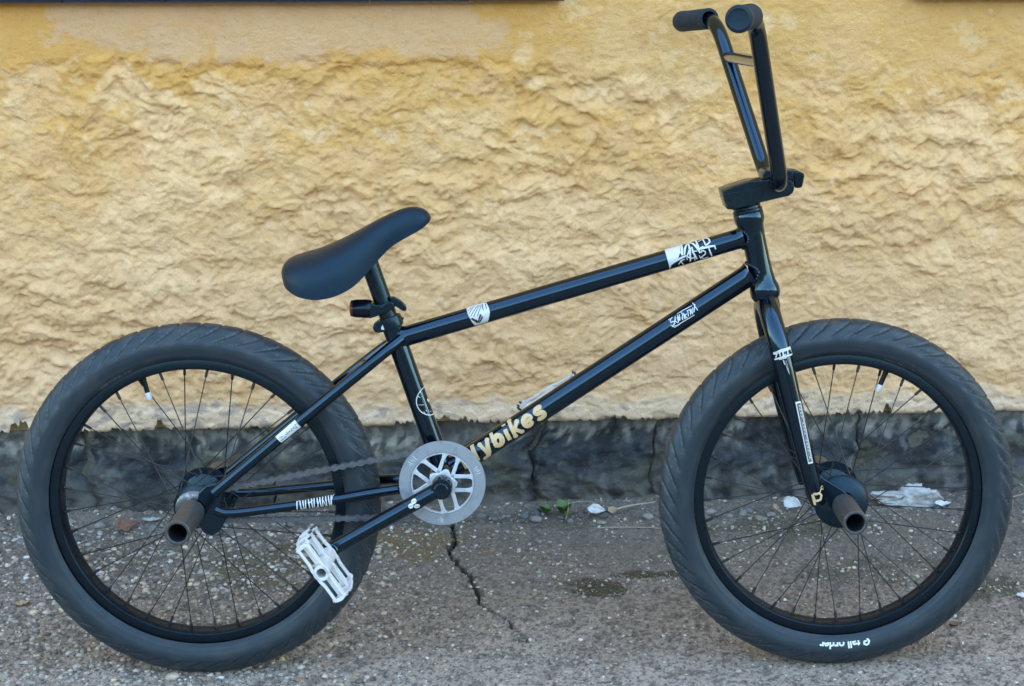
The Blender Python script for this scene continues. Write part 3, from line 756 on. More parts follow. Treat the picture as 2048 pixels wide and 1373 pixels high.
prism_bm([(0.2788,0.2953),(0.2845,0.296),(0.2934,0.291),(0.3003,0.2845),(0.3029,0.2788),(0.3015,0.2753),(0.2973,0.2753),(0.2897,0.2804),(0.2821,0.2847)], .004, .012, .0015, lv)
bm_obj('lamp_lever', lv, M['satin'], tl)

# ---- saddle
def saddle():
    T = [(.1300, .3330), (.1345, .3440), (.1450, .3515), (.1620, .3570), (.1830, .3630), (.2080, .3735), (.2340, .3865), (.2580, .3995), (.2800, .4105), (.2980, .4178), (.3130, .4205), (.3260, .4185), (.3340, .4135), (.3385, .4060)]
    Bt = [(.1320, .3270), (.1385, .3170), (.1500, .3090), (.1640, .3040), (.1840, .3015), (.2080, .3050), (.2320, .3160), (.2520, .3340), (.2690, .3530), (.2850, .3680), (.3020, .3785), (.3180, .3870), (.3290, .3935), (.3375, .4010)]
    wd = [.020, .048, .062, .0705, .0735, .070, .060, .047, .036, .029, .0255, .0235, .0195, .008]
    n = 28
    def cr(a, k):
        k0 = int(k); t = k-k0; g = lambda i: a[min(max(i, 0), len(a)-1)]
        p = [np.array(g(k0+j), float) for j in (-1, 0, 1, 2)]
        return .5*((2*p[1])+(-p[0]+p[2])*t+(2*p[0]-5*p[1]+4*p[2]-p[3])*t*t+(-p[0]+3*p[1]-3*p[2]+p[3])*t**3)
    v = []; f = []
    K = (len(T)-1)*4+1
    for i in range(K):
        k = i/4
        t = cr(T, k); b = cr(Bt, k); w = float(cr(wd, k))
        for j in range(n):
            a = math.pi*(j/(n-1))                     # 0 far edge .. pi near edge over the top
            zz = -math.cos(a); up = math.sin(a)
            zz = math.copysign(abs(zz)**.85, zz); up = up**.62
            p = b*(1-up)+t*up
            v.append((p[0], p[1], zz*w))
        for j in range(6):                            # underside
            a = 1-2*(j+1)/7
            p = b*.82+t*.18
            v.append((p[0], p[1], a*w*.86))
    m = n+6
    for i in range(K-1):
        for j in range(m):
            j2 = (j+1) % m
            f.append((i*m+j, i*m+j2, (i+1)*m+j2, (i+1)*m+j))
    f.append(tuple(range(m-1, -1, -1))); f.append(tuple((K-1)*m+j for j in range(m)))
    return MB().add(v, f)
sa = part('saddle', saddle(), 'leather', sharp=60)

# ---- fork
FK = [(0.8105,0.287,0.004),(0.8116,0.2719,0.034),(0.8217,0.2321,0.0575),(0.846,0.1326,0.061),(0.8727,0.0334,0.06),(0.8831,0.0019,0.058)]
fr_ = [.0150, .0152, .0148, .0136, .0118, .0104]
crown = part('fork_crown', MB().add(*lathe([(0, -.026), (.0150, -.026), (.0168, -.020), (.0172, -.012), (.0168, -.006), (.0195, -.003), (.0198, -.001), (.019, -.0002), (0, -.0002)], HA, HD, 44)), 'paint')
legs = []
for s in (1, -1):
    P_ = fillet([(x, y, s*z) for x, y, z in FK], .035, 8)
    L = [0]
    for i in range(1, len(P_)): L.append(L[-1]+(P_[i]-P_[i-1]).length)
    K0 = np.cumsum([0]+[(Vector(FK[i+1])-Vector(FK[i])).length for i in range(len(FK)-1)]); K0 = K0*L[-1]/K0[-1]
    rr = [float(np.interp(l, K0, fr_)) for l in L]
    lg = part('fork_leg', MB().add(*tube(P_, rr, 32)), 'paint'); legs.append(lg)
    z0 = .0545 if s > 0 else -.0605
    bm_obj('fork_dropout', prism_bm([(0.8843,0.0442),(0.8901,0.039),(0.9178,0.0218),(0.9251,0.0144),(0.9269,0.0033),(0.9199,-0.0032),(0.9085,-0.0046),(0.8929,-0.0103),(0.8828,-0.0058),(0.8782,0.0075)], z0, z0+.006, .0012), M['paint'], lg)
FA1, FB1 = FK[2], FK[3]; FA2, FB2 = FK[3], FK[4]
b_ = bmesh.new()
for i, (p_, w_) in enumerate([([(0.0088,-0.0134),(0.0062,-0.001),(0.0066,0.0161),(0.0088,0.0207)],0.004401193212382024),([(0.0102,-0.011),(0.0064,-0.006),(0.0146,-0.0107)],0.002200596606191012),([(0.0069,-0.0036),(0.0138,-0.0039)],0.002200596606191012),([(0.0061,0.0009),(0.0135,0.0005),(0.0128,0.0046)],0.0024451073402122353),([(0.0064,0.0087),(0.0142,0.0072)],0.002200596606191012),([(0.0064,0.0129),(0.017,0.0207)],0.002200596606191012),([(0.017,-0.0137),(0.0152,-0.0005),(0.0164,0.0207)],0.0026896180742334587),([(0.0178,-0.0061),(0.0177,0.0041)],0.0017115751381485648),([(0.0204,0.0001),(0.0335,0.0016),(0.0415,0.003)],0.0006112768350530588),([(0.0211,0.0026),(0.0389,0.0029)],0.0006112768350530588),([(0.0194,-0.0015),(0.0265,-0.0006)],0.001100298303095506)]):
    strip2d(b_, p_, w_, (i+1)*2e-5)
decal('sticker', b_, cylsurf(FA1, FB1, .0147), M['sticker'], legs[0])
b_ = bmesh.new()
LP = [(-0.0215,0.0025),(-0.0195,0.0125),(0.0712,0.0065),(0.0704,-0.0008)]
poly2d(b_, LP)
decal('sticker', b_, cylsurf(FA2, FB2, .0137), M['sticker'], legs[0])
b_ = bmesh.new()
def lq(a, b):   # along / across the label
    p0 = Vector(LP[0]).lerp(Vector(LP[3]), a); p1 = Vector(LP[1]).lerp(Vector(LP[2]), a)
    q = p0.lerp(p1, b); return (q.x, q.y)
poly2d(b_, [lq(.03, .18), lq(.03, .82), lq(.97, .82), lq(.97, .18)])
decal('sticker_panel', b_, cylsurf(FA2, FB2, .0137), M['ink'], legs[0], base=.0006)
b_ = bmesh.new()
strip2d(b_, [lq(.05, .38), lq(.95, .38)], .0006, 0); strip2d(b_, [lq(.05, .66), lq(.95, .66)], .0009, 0)
for k in range(16):
    a = .06+.055*k
    if k % 5 != 4: strip2d(b_, [lq(a, .44), lq(a+.028, .60)], .0012, (k+1)*1e-5)
decal('sticker_print', b_, cylsurf(FA2, FB2, .0137), M['sticker'], legs[0], base=.0008)
b_ = bmesh.new()
for i, (p_, w_) in enumerate([([(0.1121,-0.0069),(0.1242,-0.0064),(0.1327,-0.007)],0.004725555232371031),([(0.1135,-0.0067),(0.117,-0.002),(0.117,0.0033),(0.1215,0.0056),(0.1265,0.0026),(0.1271,-0.0028),(0.1261,-0.006)],0.00358490396938492),([(0.1171,0.0038),(0.1138,0.0065),(0.1121,0.0087)],0.00179245198469246),([(0.1104,0.008),(0.1097,0.0121),(0.1139,0.0165),(0.1153,0.0133),(0.1128,0.0084),(0.1104,0.008)],0.0016295018042658729)]):
    strip2d(b_, p_, w_, (i+1)*2e-5)
decal('emblem', b_, cylsurf(FK[3], FK[5], .0119), M['gold'], legs[0])

# ---- headset, stem, bars
part('headset', MB().add(*lathe([(.0150, -.0005), (.0208, 0), (.0212, .0012), (.0208, .0035), (.0190, .0042), (.0190, .0050), (.0196, .0056), (.0194, .0082), (.0165, .009), (.0160, .0095), (.0160, .017), (.010, .017)], HB, HD, 48)), 'satin')
SQ = [(0.7423,0.4433),(0.7463,0.4288),(0.75,0.4177),(0.7598,0.4169),(0.7993,0.4275),(0.8364,0.436),(0.8415,0.4402),(0.8432,0.4457),(0.8426,0.4536),(0.8383,0.4575),(0.8125,0.4603),(0.8001,0.4576),(0.7813,0.4563),(0.7571,0.4488)]
stem = bm_obj('stem', prism_bm(SQ, -.0255, .0255, .0016), M['satin'], bike)
bm_obj('stem_cap', prism_bm([(0.7994,0.4579),(0.7992,0.4673),(0.8026,0.4714),(0.8366,0.4713),(0.8415,0.4712),(0.8425,0.4581),(0.8383,0.4578),(0.8125,0.4607)], -.0245, .0245, .0016), M['satin'], stem)
pn = bmesh.new()
prism_bm([(0.7467,0.4393),(0.7952,0.4467),(0.7981,0.4439),(0.7989,0.4349),(0.7969,0.4322),(0.7622,0.4247),(0.7581,0.4226)], .0250, .0262, .0004, pn)
bm_obj('stem_panel', pn, M['satin'], stem)
bq = [(0.8417,0.4707),(0.8515,0.4693),(0.8565,0.4665),(0.8573,0.4631),(0.8548,0.4492),(0.8528,0.4465),(0.8444,0.4465)]
for z0 in (.008, -.024):
    bm_obj('stem_bolt', prism_bm(bq, z0, z0+.016, .002), M['blackglass'], stem)
part('pinch_bolt', MB().add(*lathe([(0, .0015), (.0045, .0015), (.0052, 0), (.0052, -.002)], Vector((*(0.7538,0.4248), .0262)), (0, 0, 1), 16)), 'satin', stem)
HB_ = [(.8185, .4535, 0), (.8175, .4540, .070), (.7610, .6640, .2170), (.7505, .6780, .2500), (.7195, .6742, .3670)]
half = fillet(HB_, .030, 9)
full = [Vector((p.x, p.y, -p.z)) for p in reversed(half[1:])]+list(half)
bars = part('handlebar', MB().add(*tube(full, .0111, 32)), 'paint')
xb = bend(HB_[1], HB_[2], .80)
part('crossbar', MB().add(*tube(dense((xb.x, xb.y, -xb.z), xb, 6), .0082, 24)), 'paint', bars)
for s in (1, -1):
    a = Vector((.7497, .6778, s*.2415)); b = Vector((.7195, .6742, s*.3700)); dr = (b-a).normalized(); Lg = (b-a).length
    prof = [(.0113, 0), (.0150, .0), (.0158, .0015), (.0160, .004), (.0155, .006), (.0155, .010)]
    k = .010
    while k < Lg-.026:
        prof += [(.0158, k), (.0158, k+.0016), (.0154, k+.0020), (.0154, k+.0028)]; k += .0030
    prof += [(.0156, Lg-.024), (.0160, Lg-.022), (.0163, Lg-.012), (.0163, Lg-.003), (.0156, Lg), (.0125, Lg+.002), (.0115, Lg+.0012), (.008, Lg+.0005), (0, Lg+.0004)]
    part('grip', MB().add(*lathe(prof, a, dr, 40)), 'grip', bars)

# ---- wheels
NT = 54
def tyre_mesh():
    nt_, ns = NT*18, 56
    th = np.linspace(0, 2*np.pi, nt_, endpoint=False); ph = np.linspace(-R(137), R(137), ns)
    T, Ph = np.meshgrid(th, ph, indexing='ij')
    t = np.clip(np.abs(Ph)/R(84), 0, 1)
    g = (T*NT/(2*np.pi)-1.55*t**1.9) % 1.0
    tread = 1-sst(.74, 1.0, np.abs(Ph)/R(84))
    gr = np.exp(-((np.minimum(g, 1-g))/.06)**2)
    dd = tread*(.0032*gr+.0036*np.clip(1-g/.75, 0, 1)**1.2*sst(.15, .6, t))
    a = .0285-dd
    rad = .2305+a*np.cos(Ph); z = a*np.sin(Ph)*1.0
    bead = sst(R(112), R(120), np.abs(Ph))*(1-sst(R(124), R(130), np.abs(Ph)))
    z = z+np.sign(Ph)*.0009*bead
    V = np.stack([rad*np.cos(T), rad*np.sin(T), z], -1)
    n1 = fbm(T*5, Ph*2, 301, 4); n2 = fbm(T*60, Ph*8, 303, 3)
    c = np.ones(T.shape+(3,))*np.array([.018, .025, .033])
    c = mixc(c, (.055, .056, .057), (1-sst(R(20), R(62), np.abs(Ph)))*sst(-.35, .5, n1+.6*n2)*.8)
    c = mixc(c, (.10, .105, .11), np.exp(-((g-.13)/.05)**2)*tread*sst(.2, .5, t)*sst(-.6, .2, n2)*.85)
    c = mixc(c, (.16, .155, .145), sst(.6, .95, n2+.2*n1)*tread*.4)
    c = mixc(c, (.034, .038, .043), sst(-.1, .6, n1)*.6)
    V = np.concatenate([V, V[:1]], 0); c = np.concatenate([c, c[:1]], 0)
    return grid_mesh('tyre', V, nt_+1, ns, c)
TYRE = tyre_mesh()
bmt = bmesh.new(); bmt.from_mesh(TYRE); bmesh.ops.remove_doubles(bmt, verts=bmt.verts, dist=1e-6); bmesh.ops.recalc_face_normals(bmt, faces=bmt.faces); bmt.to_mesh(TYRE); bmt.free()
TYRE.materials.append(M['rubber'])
RIM = MB().add(*lathe([(.2096, .0168), (.2088, .0172), (.1975, .0168), (.1966, .0160), (.1945, .0125), (.1938, .0), (.1945, -.0125), (.1966, -.0160), (.1975, -.0168), (.2088, -.0172), (.2096, -.0168), (.2096, -.0140), (.203, -.013), (.203, .013), (.2096, .0140)], (0, 0, 0), (0, 0, 1), 160, True)).mesh('rim')
RIM.materials.append(M['rim'])
SPK = MB().add(*tube([(0, 0, 0), (0, 0, .86), (0, 0, .93)], [.0008, .0008, .0008], 7)).add(*tube([(0, 0, .928), (0, 0, .935), (0, 0, 1)], [.0011, .0021, .0021], 8)).mesh('spoke')
SPK.materials.append(M['spoke'])
def sidewall(u, v, o, r0, a0):
    rad = r0+v; a = a0-u/r0
    z = math.sqrt(max(1e-8, .0285**2-(rad-.2305)**2))+o
    return Vector((rad*math.cos(a), rad*math.sin(a), z))
def wheel(c, hubprof, fl, off, spin):
    w = empty('wheel', bike); w.location = c
    t = bpy.data.objects.new('tyre', TYRE); COL.objects.link(t); t.parent = w
    TYRE.polygons.foreach_set('use_smooth', np.ones(len(TYRE.polygons), bool))
    r = bpy.data.objects.new('rim', RIM); COL.objects.link(r); r.parent = w
    RIM.polygons.foreach_set('use_smooth', np.ones(len(RIM.polygons), bool)); RIM.set_sharp_from_angle(angle=R(35))
    part('hub', MB().add(*lathe(hubprof, (0, 0, 0), (0, 0, 1), 48)), 'satin', w)
    for k in range(36):
        side = 1 if k % 2 == 0 else -1
        j = k//2
        ar = spin+2*math.pi*k/36
        cross = R(58) if j % 2 == 0 else -R(58)
        ah = ar+cross
        p = Vector((fl*math.cos(ah), fl*math.sin(ah), side*off+side*(.0015 if j % 2 else -.0015)))
        q = Vector((.1955*math.cos(ar), .1955*math.sin(ar), side*.004))
        o = bpy.data.objects.new('spoke', SPK); COL.objects.link(o); o.parent = w
        dv = q-p
        o.location = p; o.rotation_mode = 'QUATERNION'; o.rotation_quaternion = Vector((0, 0, 1)).rotation_difference(dv.normalized()); o.scale = (1, 1, dv.length)
    return w
def peg(w, z0, z1):
    r = .0171
    pr = [(.0125, 0), (r-.001, 0), (r, .001), (r, abs(z1-z0)-.0012), (r-.0012, abs(z1-z0)), (.0138, abs(z1-z0)), (.0128, abs(z1-z0)-.001), (.0126, abs(z1-z0)-.004)]
    p = part('peg', MB().add(*lathe(pr, (0, 0, z0), (0, 0, 1 if z1 > z0 else -1), 48)), 'peg', w)
    part('peg_bore', MB().add(*lathe([(.0126, abs(z1-z0)-.004), (.0122, .006), (0, .006)], (0, 0, z0), (0, 0, 1 if z1 > z0 else -1), 40)), 'ink', p)  # dark lining paints in the unlit bore, greasy black inside
    return p
def valve(w, ang, tilt, L=.034):
    a = ang
    p0 = Vector((.1945*math.cos(a), .1945*math.sin(a), 0)); dr = Vector((-math.cos(a+tilt), -math.sin(a+tilt), .0)).normalized()
    v = part('valve', MB().add(*tube([p0, p0+dr*.004, p0+dr*.006, p0+dr*(L-.011)], [.0042, .0040, .0036, .0036], 14)), 'rubber', w)
    part('valve_cap', MB().add(*lathe([(.0040, 0), (.0046, .001), (.0046, .008), (.0038, .0105), (0, .011)], p0+dr*(L-.012), dr, 10)), 'sticker', v)
rw = wheel((0, 0, 0), [(0, -.05), (.009, -.05), (.009, -.036), (.012, -.0355), (.031, -.034), (.031, -.030), (.016, -.025), (.0145, 0), (.016, .025), (.031, .029), (.0315, .033), (.024, .0345), (.021, .036), (.011, .0365), (.011, .049), (0, .049)], .0285, .031, R(4))
fw_ = wheel(FA, [(0, -.052), (.008, -.052), (.008, -.038), (.012, -.0375), (.029, -.035), (.029, -.031), (.015, -.026), (.0135, 0), (.015, .026), (.029, .031), (.029, .035), (.012, .0375), (.008, .038), (.008, .053), (0, .053)], .0265, .033, R(2))
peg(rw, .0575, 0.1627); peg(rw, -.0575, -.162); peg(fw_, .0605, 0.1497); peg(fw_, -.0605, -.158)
for w in (rw,):
    part('hub_shell', MB().add(*lathe([(.016, .0368), (.0240, .0372), (.0268, .040), (.0265, .0445), (.023, .0468), (.012, .0470)], (0, 0, 0), (0, 0, 1), 48)), 'steel', w)
for w, z, s in ((fw_, .0400, 1), (fw_, -.0400, -1), (rw, -.0400, -1)):
    part('hub_guard', MB().add(*lathe([(.0165, 0.0115), (.0180, .0125), (.030, .0095), (.0375, .0045), (.0395, .001), (.0392, -.0012), (.036, -.001), (.012, -.001)], (0, 0, z), (0, 0, s), 56)), 'plastic', w)
for w in (rw, fw_):
    for s in (1, -1):
        part('axle_nut', MB().add(*lathe([(0, .010), (.0088, .010), (.0095, .009), (.0095, 0)], (0, 0, s*.0615), (0, 0, s), 6)), 'steel', w)
VA = [1.9481,1.2165]
valve(rw, VA[0], R(-8)); valve(fw_, VA[1], R(-2))
# tyre print
TA = [-1.5047,0.2209]
b_ = bmesh.new()
text2d(b_, 'tall order', .060, .0125, (.0145, -.0055), .028, .98)
for i, (p_, w_) in enumerate((([(.0025, .0045), (.006, .0058), (.0095, .0035), (.0085, .0005), (.0045, .0002)], .0030), ([(.003, .005), (.0015, .001), (.004, -.004), (.009, -.0055), (.0125, -.0045)], .0032))):
    strip2d(b_, p_, w_, (i+1)*2e-5)
decal('lettering', b_, lambda u, v, o: sidewall(u-.037, v, o, TA[1], TA[0]), M['pale'], fw_, du=.004, dv=.003, base=.0004)
TB = [1.1762,0.2149]
b_ = bmesh.new()
text2d(b_, '4DIV', .019, .0058, (-.006, -.003), .02, 1.)
strip2d(b_, [(-.024, -.003), (-.024, .003), (-.009, .003), (-.009, -.003), (-.024, -.003)], .0008, 2e-5)
for k in range(5): strip2d(b_, [(-.022+k*.0025, -.001), (-.021+k*.0025, .0015)], .001, (3+k)*1e-5)
strip2d(b_, [(.0145, -.003), (.0165, .003), (.021, .0025), (.0245, .0005), (.022, -.002), (.0175, -.001)], .0011, 9e-5)
decal('lettering', b_, lambda u, v, o: sidewall(u, v, o, TB[1], TB[0]), M['dimprint'], fw_, du=.004, dv=.003, base=.0004)
TC = [2.0917,0.2125]
b_ = bmesh.new()
text2d(b_, '100 MAX PSI', .050, .0062, (-.025, -.003), .0, 1.)
decal('lettering', b_, lambda u, v, o: sidewall(u, v, o, TC[1], TC[0]), M['dimprint'], rw, du=.004, dv=.003, base=.0004)

# ---- chainring, cog, chain
ZC = .0435
cr_ = empty('chainring', bike); cr_.location = (BB.x, BB.y, ZC)
part('ring', MB().add(*lathe([(.0612, .0022), (.0605, .0032), (.0455, .0032), (.0448, .0024), (.0448, -.0024), (.0455, -.0030), (.0605, -.0030), (.0612, -.0020)], (0, 0, 0), (0, 0, 1), 120, True)), 'guard', cr_)
for k, (aa, n) in enumerate(((R(143), 5), (R(22), 4), (R(-92), 3))):
    b_ = bmesh.new()
    for q in range(n):
        a = aa+(q-n/2)*.055
        r0 = .0492+.0012*((q*7+k) % 3); r1 = .0575-.0013*((q*5+k) % 3)
        strip2d(b_, [(r0*math.cos(a), r0*math.sin(a)), (r1*math.cos(a+.02*(q % 2)), r1*math.sin(a+.02*(q % 2)))], .0016, q*1e-5)
    decal('etching', b_, lambda u, v, o: Vector((u, v, .0032+o)), M['alu'], cr_, dv=None, base=.0003)
part('inner_lip', MB().add(*lathe([(.0447, .0012), (.0442, .0020), (.0428, .0020), (.0422, .0012), (.0422, -.0020), (.0447, -.0020)], (0, 0, 0), (0, 0, 1), 100, True)), 'alu', cr_)
a0 = R(-1)
for k in range(5):
    for s in (1, -1):
        bm = bmesh.new()
        a = a0+k*R(71.5); e = Vector((math.cos(a), math.sin(a), 0)); f_ = Vector((-e.y, e.x, 0))
        poly = [(.012, -.0028), (.034, -.0025), (.0395, -.0034), (.0436, -.0064), (.0436, .0064), (.0395, .0034), (.034, .0025), (.012, .0028)]
        prism_bm(poly, -.0022, .0016, .0006, bm, lambda x, y, z: e*x+f_*(y+s*.0100)+Vector((0, 0, z)))
        bm_obj('arm', bm, M['alu'], cr_)
star = []
for k in range(40):
    a = a0+2*math.pi*k/40
    star.append(((.0185+.0028*math.cos(5*(a-a0)))*math.cos(a), (.0185+.0028*math.cos(5*(a-a0)))*math.sin(a)))
bm_obj('spider', prism_bm(star, -.003, .0055, .0008), M['alu'], cr_)
RP, RC = .0508, .0187
bt = bmesh.new()
v, f = lathe([(.0442, -.0036), (.0480, -.0036), (.0480, -.0062), (.0442, -.0062)], (0, 0, 0), (0, 0, 1), 100, True)
me = MB().add(v, f).mesh('tmp'); bt.from_mesh(me); bpy.data.meshes.remove(me)
for k in range(25):
    a = 2*math.pi*(k+.5)/25; e = Vector((math.cos(a), math.sin(a), 0)); f_ = Vector((-e.y, e.x, 0))
    prism_bm([(.0476, -.0035), (.0525, -.0012), (.0525, .0012), (.0476, .0035)], -.0060, -.0038, 0, bt, lambda x, y, z: e*x+f_*y+Vector((0, 0, z)))
bm_obj('teeth', bt, M['alu'], cr_)
tp = []
for k in range(9*4):
    a = 2*math.pi*k/36; q = (k % 4); r = (.0150, .0178, .0208, .0178)[q]
    tp.append((r*math.cos(a), r*math.sin(a)))
cg = bm_obj('cog', prism_bm(tp, -.0013, .0013, .0), M['chain'], rw); cg.location = (0, 0, ZC-.005)
zc = ZC-.005
D = Vector((BB.x, BB.y)); Ld = D.length; be = math.atan2(D.y, D.x); al = math.asin((RP-RC)/Ld)
at_, ab_ = be+math.pi/2+al, be-math.pi/2-al        # tangent angles
def cpt(c, r, a): return Vector((c.x+r*math.cos(a), c.y+r*math.sin(a)))
O2 = Vector((0, 0))
path = [cpt(O2, RC, at_), cpt(D, RP, at_)]
n_ = 40
path += [cpt(D, RP, at_-(at_-ab_)*k/n_) for k in range(1, n_+1)]
path += [cpt(O2, RC, ab_)]
sweep = 2*math.pi-(at_-ab_)
path += [cpt(O2, RC, ab_-sweep*k/n_) for k in range(1, n_+1)]
cum = [0]
for i in range(1, len(path)): cum.append(cum[-1]+(path[i]-path[i-1]).length)
NL = int(round(cum[-1]/.0127/2)*2)
px_ = [p.x for p in path]; py_ = [p.y for p in path]
def link_mesh(zo, name):
    bm = bmesh.new()
    o8 = []
    for k in range(9):
        a = -math.pi/2+math.pi*k/8; o8.append((.00635+.0044*math.cos(a), .0044*math.sin(a)))
    o8.append((.0, .0025))
    for k in range(9):
        a = math.pi/2+math.pi*k/8; o8.append((-.00635+.0044*math.cos(a), .0044*math.sin(a)))
    o8.append((.0, -.0025))
    for z in (zo, -zo-.001): prism_bm(o8, z, z+.001, .0, bm)
    cyl_ = [(.0022*math.cos(2*math.pi*k/8)+.00635, .0022*math.sin(2*math.pi*k/8)) for k in range(8)]
    prism_bm(cyl_, -zo-.0016, zo+.0016, .0, bm)
    prism_bm([(x-.0127, y) for x, y in cyl_], -zo-.0016, zo+.0016, .0, bm)
    me = bpy.data.meshes.new(name); bmesh.ops.recalc_face_normals(bm, faces=bm.faces); bm.to_mesh(me); bm.free(); me.materials.append(M['chain'])
    return me
LA, LB = link_mesh(.0022, 'link'), link_mesh(.0034, 'link')
ch = empty('chain', bike); ch.location = (0, 0, zc)
for k in range(NL):
    s0, s1 = cum[-1]*k/NL, cum[-1]*((k+1) % NL)/NL
    a = Vector((np.interp(s0, cum, px_), np.interp(s0, cum, py_))); b = Vector((np.interp(s1, cum, px_), np.interp(s1, cum, py_)))
    # slight sag of the free runs
    o = bpy.data.objects.new('link', LA if k % 2 else LB); COL.objects.link(o); o.parent = ch
    m_ = (a+b)/2; o.location = (m_.x, m_.y, 0); o.rotation_euler = (0, 0, math.atan2(b.y-a.y, b.x-a.x))

# ---- cranks and pedals
PD = Vector((.1935, -.0505, 0))
cdir = (PD-BB); clen = cdir.length
spd = part('spindle', MB().add(*tube([(BB.x, BB.y, -.080), (BB.x, BB.y, .080)], .0095, 28)), 'satin')
def pedal(c, zin, zout, ang, name='pedal'):
    e1 = Vector((math.cos(ang), math.sin(ang), 0)); e2 = Vector((-e1.y, e1.x, 0)); sg = 1 if zout > zin else -1
    z0, z1 = min(zin, zout), max(zin, zout)
    C0_ = Vector((c.x, c.y, 0)); ez = Vector((0, 0, 1))
    bm = bmesh.new()
    H = .0455
    def xf(x, y, z): return C0_+e1*x+e2*y+ez*z
    def plate(zc_, t):
        # side plate: outline strips leaving two windows and the axle ring
        out = [(-H, -.004), (-H+.004, -.0088), (-.018, -.0086), (-.011, -.0102), (.011, -.0102), (.018, -.0086), (H-.004, -.0088), (H, -.004), (H, .004), (H-.004, .0088), (.018, .0086), (.011, .0102), (-.011, .0102), (-.018, .0086), (-H+.004, .0088), (-H, .004)]
        n = len(out)
        hole = []
        inner = [(-H+.0045, -.0028), (-H+.006, -.0046), (-.019, -.0044), (-.0155, -.0044), None, None, (.019, -.0044), (H-.006, -.0046)]
        za, zb = zc_-t/2, zc_+t/2
        for s in (1, -1):
            prism_bm([(-H+.001, s*.0088), (-.018, s*.0086), (-.010, s*.0102), (.010, s*.0102), (.018, s*.0086), (H-.001, s*.0088), (H-.001, s*.0052), (.017, s*.0050), (.011, s*.0062), (-.011, s*.0062), (-.017, s*.0050), (-H+.001, s*.0052)], za, zb, .0008, bm, xf)
            prism_bm([(s*H, -.0066), (s*(H+.0012), 0), (s*H, .0066), (s*(H-.0045), .0066), (s*(H-.0045), -.0066)], za+.0002, zb-.0002, .0006, bm, xf)
        v, f = lathe([(.0105, zb), (.0072, zb), (.0066, zb-.0008), (.0066, za+.0008), (.0072, za), (.0105, za), (.011, za+.0008), (.011, zb-.0008)], C0_, ez, 28, True)
        me = MB().add(v, f).mesh('tmp'); bm.from_mesh(me); bpy.data.meshes.remove(me)
    plate(zout-sg*.003, .006); plate(zin+sg*.004, .007); plate((zin+zout)/2, .006)
    v, f = lathe([(.0108, z0+.002), (.0108, z1-.006), (.0066, z1-.006), (.0066, z0+.002)], C0_, ez, 24, True)
    me = MB().add(v, f).mesh('tmp'); bm.from_mesh(me); bpy.data.meshes.remove(me)
    for s in (1, -1):                                # end rails, bowed, with teeth
        ys = [-.0088, -.003, .003, .0088]
        pts = 9
        for k in range(pts-1):
            ta, tb = k/(pts-1), (k+1)/(pts-1)
            za, zb = z0+.002+(z1-z0-.004)*ta, z0+.002+(z1-z0-.004)*tb
            bow = lambda t: .006*math.sin(math.pi*t)
            for yy in (1, -1):
                bm2 = bmesh.new()
                vv = []
                for (z, t) in ((za, ta), (zb, tb)):
                    x0 = s*(H-.003+bow(t))
                    vv += [xf(x0-s*.0035, yy*.0050, z), xf(x0+s*.0012, yy*.0050, z), xf(x0+s*.0004, yy*.0108, z), xf(x0-s*.0035, yy*.0100, z)]
                vs_ = [bm.verts.new(p) for p in vv]
                for q in ((0, 1, 5, 4), (1, 2, 6, 5), (2, 3, 7, 6), (3, 0, 4, 7), (0, 3, 2, 1), (4, 5, 6, 7)): bm.faces.new([vs_[i] for i in q])
                bm2.free()
        # web between the two lips
        for k in range(5):
            z = z0+.008+(z1-z0-.016)*k/4
            box_bm(bm, xf(s*(H-.002+.006*math.sin(math.pi*k/4)), 0, z), .004, .012, .005, e1, e2, ez, .0006)
        # tapered ribs from the axle to the rail
        for zr_ in (.25, .75):
            z = z0+(z1-z0)*zr_
            box_bm(bm, xf(s*.027, 0, z), .034, .010, .0045, e1, e2, ez, .0008)
    p = bm_obj(name, bm, M['white'], bike)
    pin = None
    for s in (1, -1):
        for yy in (1, -1):
            for k in range(4):
                t = (k+.5)/4; z = z0+.006+(z1-z0-.012)*t
                a = xf(s*(H-.002+.006*math.sin(math.pi*t)), yy*.0095, z); d_ = e2*yy+e1*s*.19
                if pin is None: pin = part('pin', MB().add(*tube([(0, 0, 0), (0, 0, .0054)], [.0019, .0014], 8)), 'ink', p)
                else:
                    q = pin; pin = q.copy(); COL.objects.link(pin)
                pin.location = a; pin.rotation_mode = 'QUATERNION'; pin.rotation_quaternion = Vector((0, 0, 1)).rotation_difference(d_.normalized())
    part('pedal_axle', MB().add(*tube([(c.x, c.y, zin-sg*.012), (c.x, c.y, zin+sg*.01)], .0062, 16)), 'steel', p)
    return p
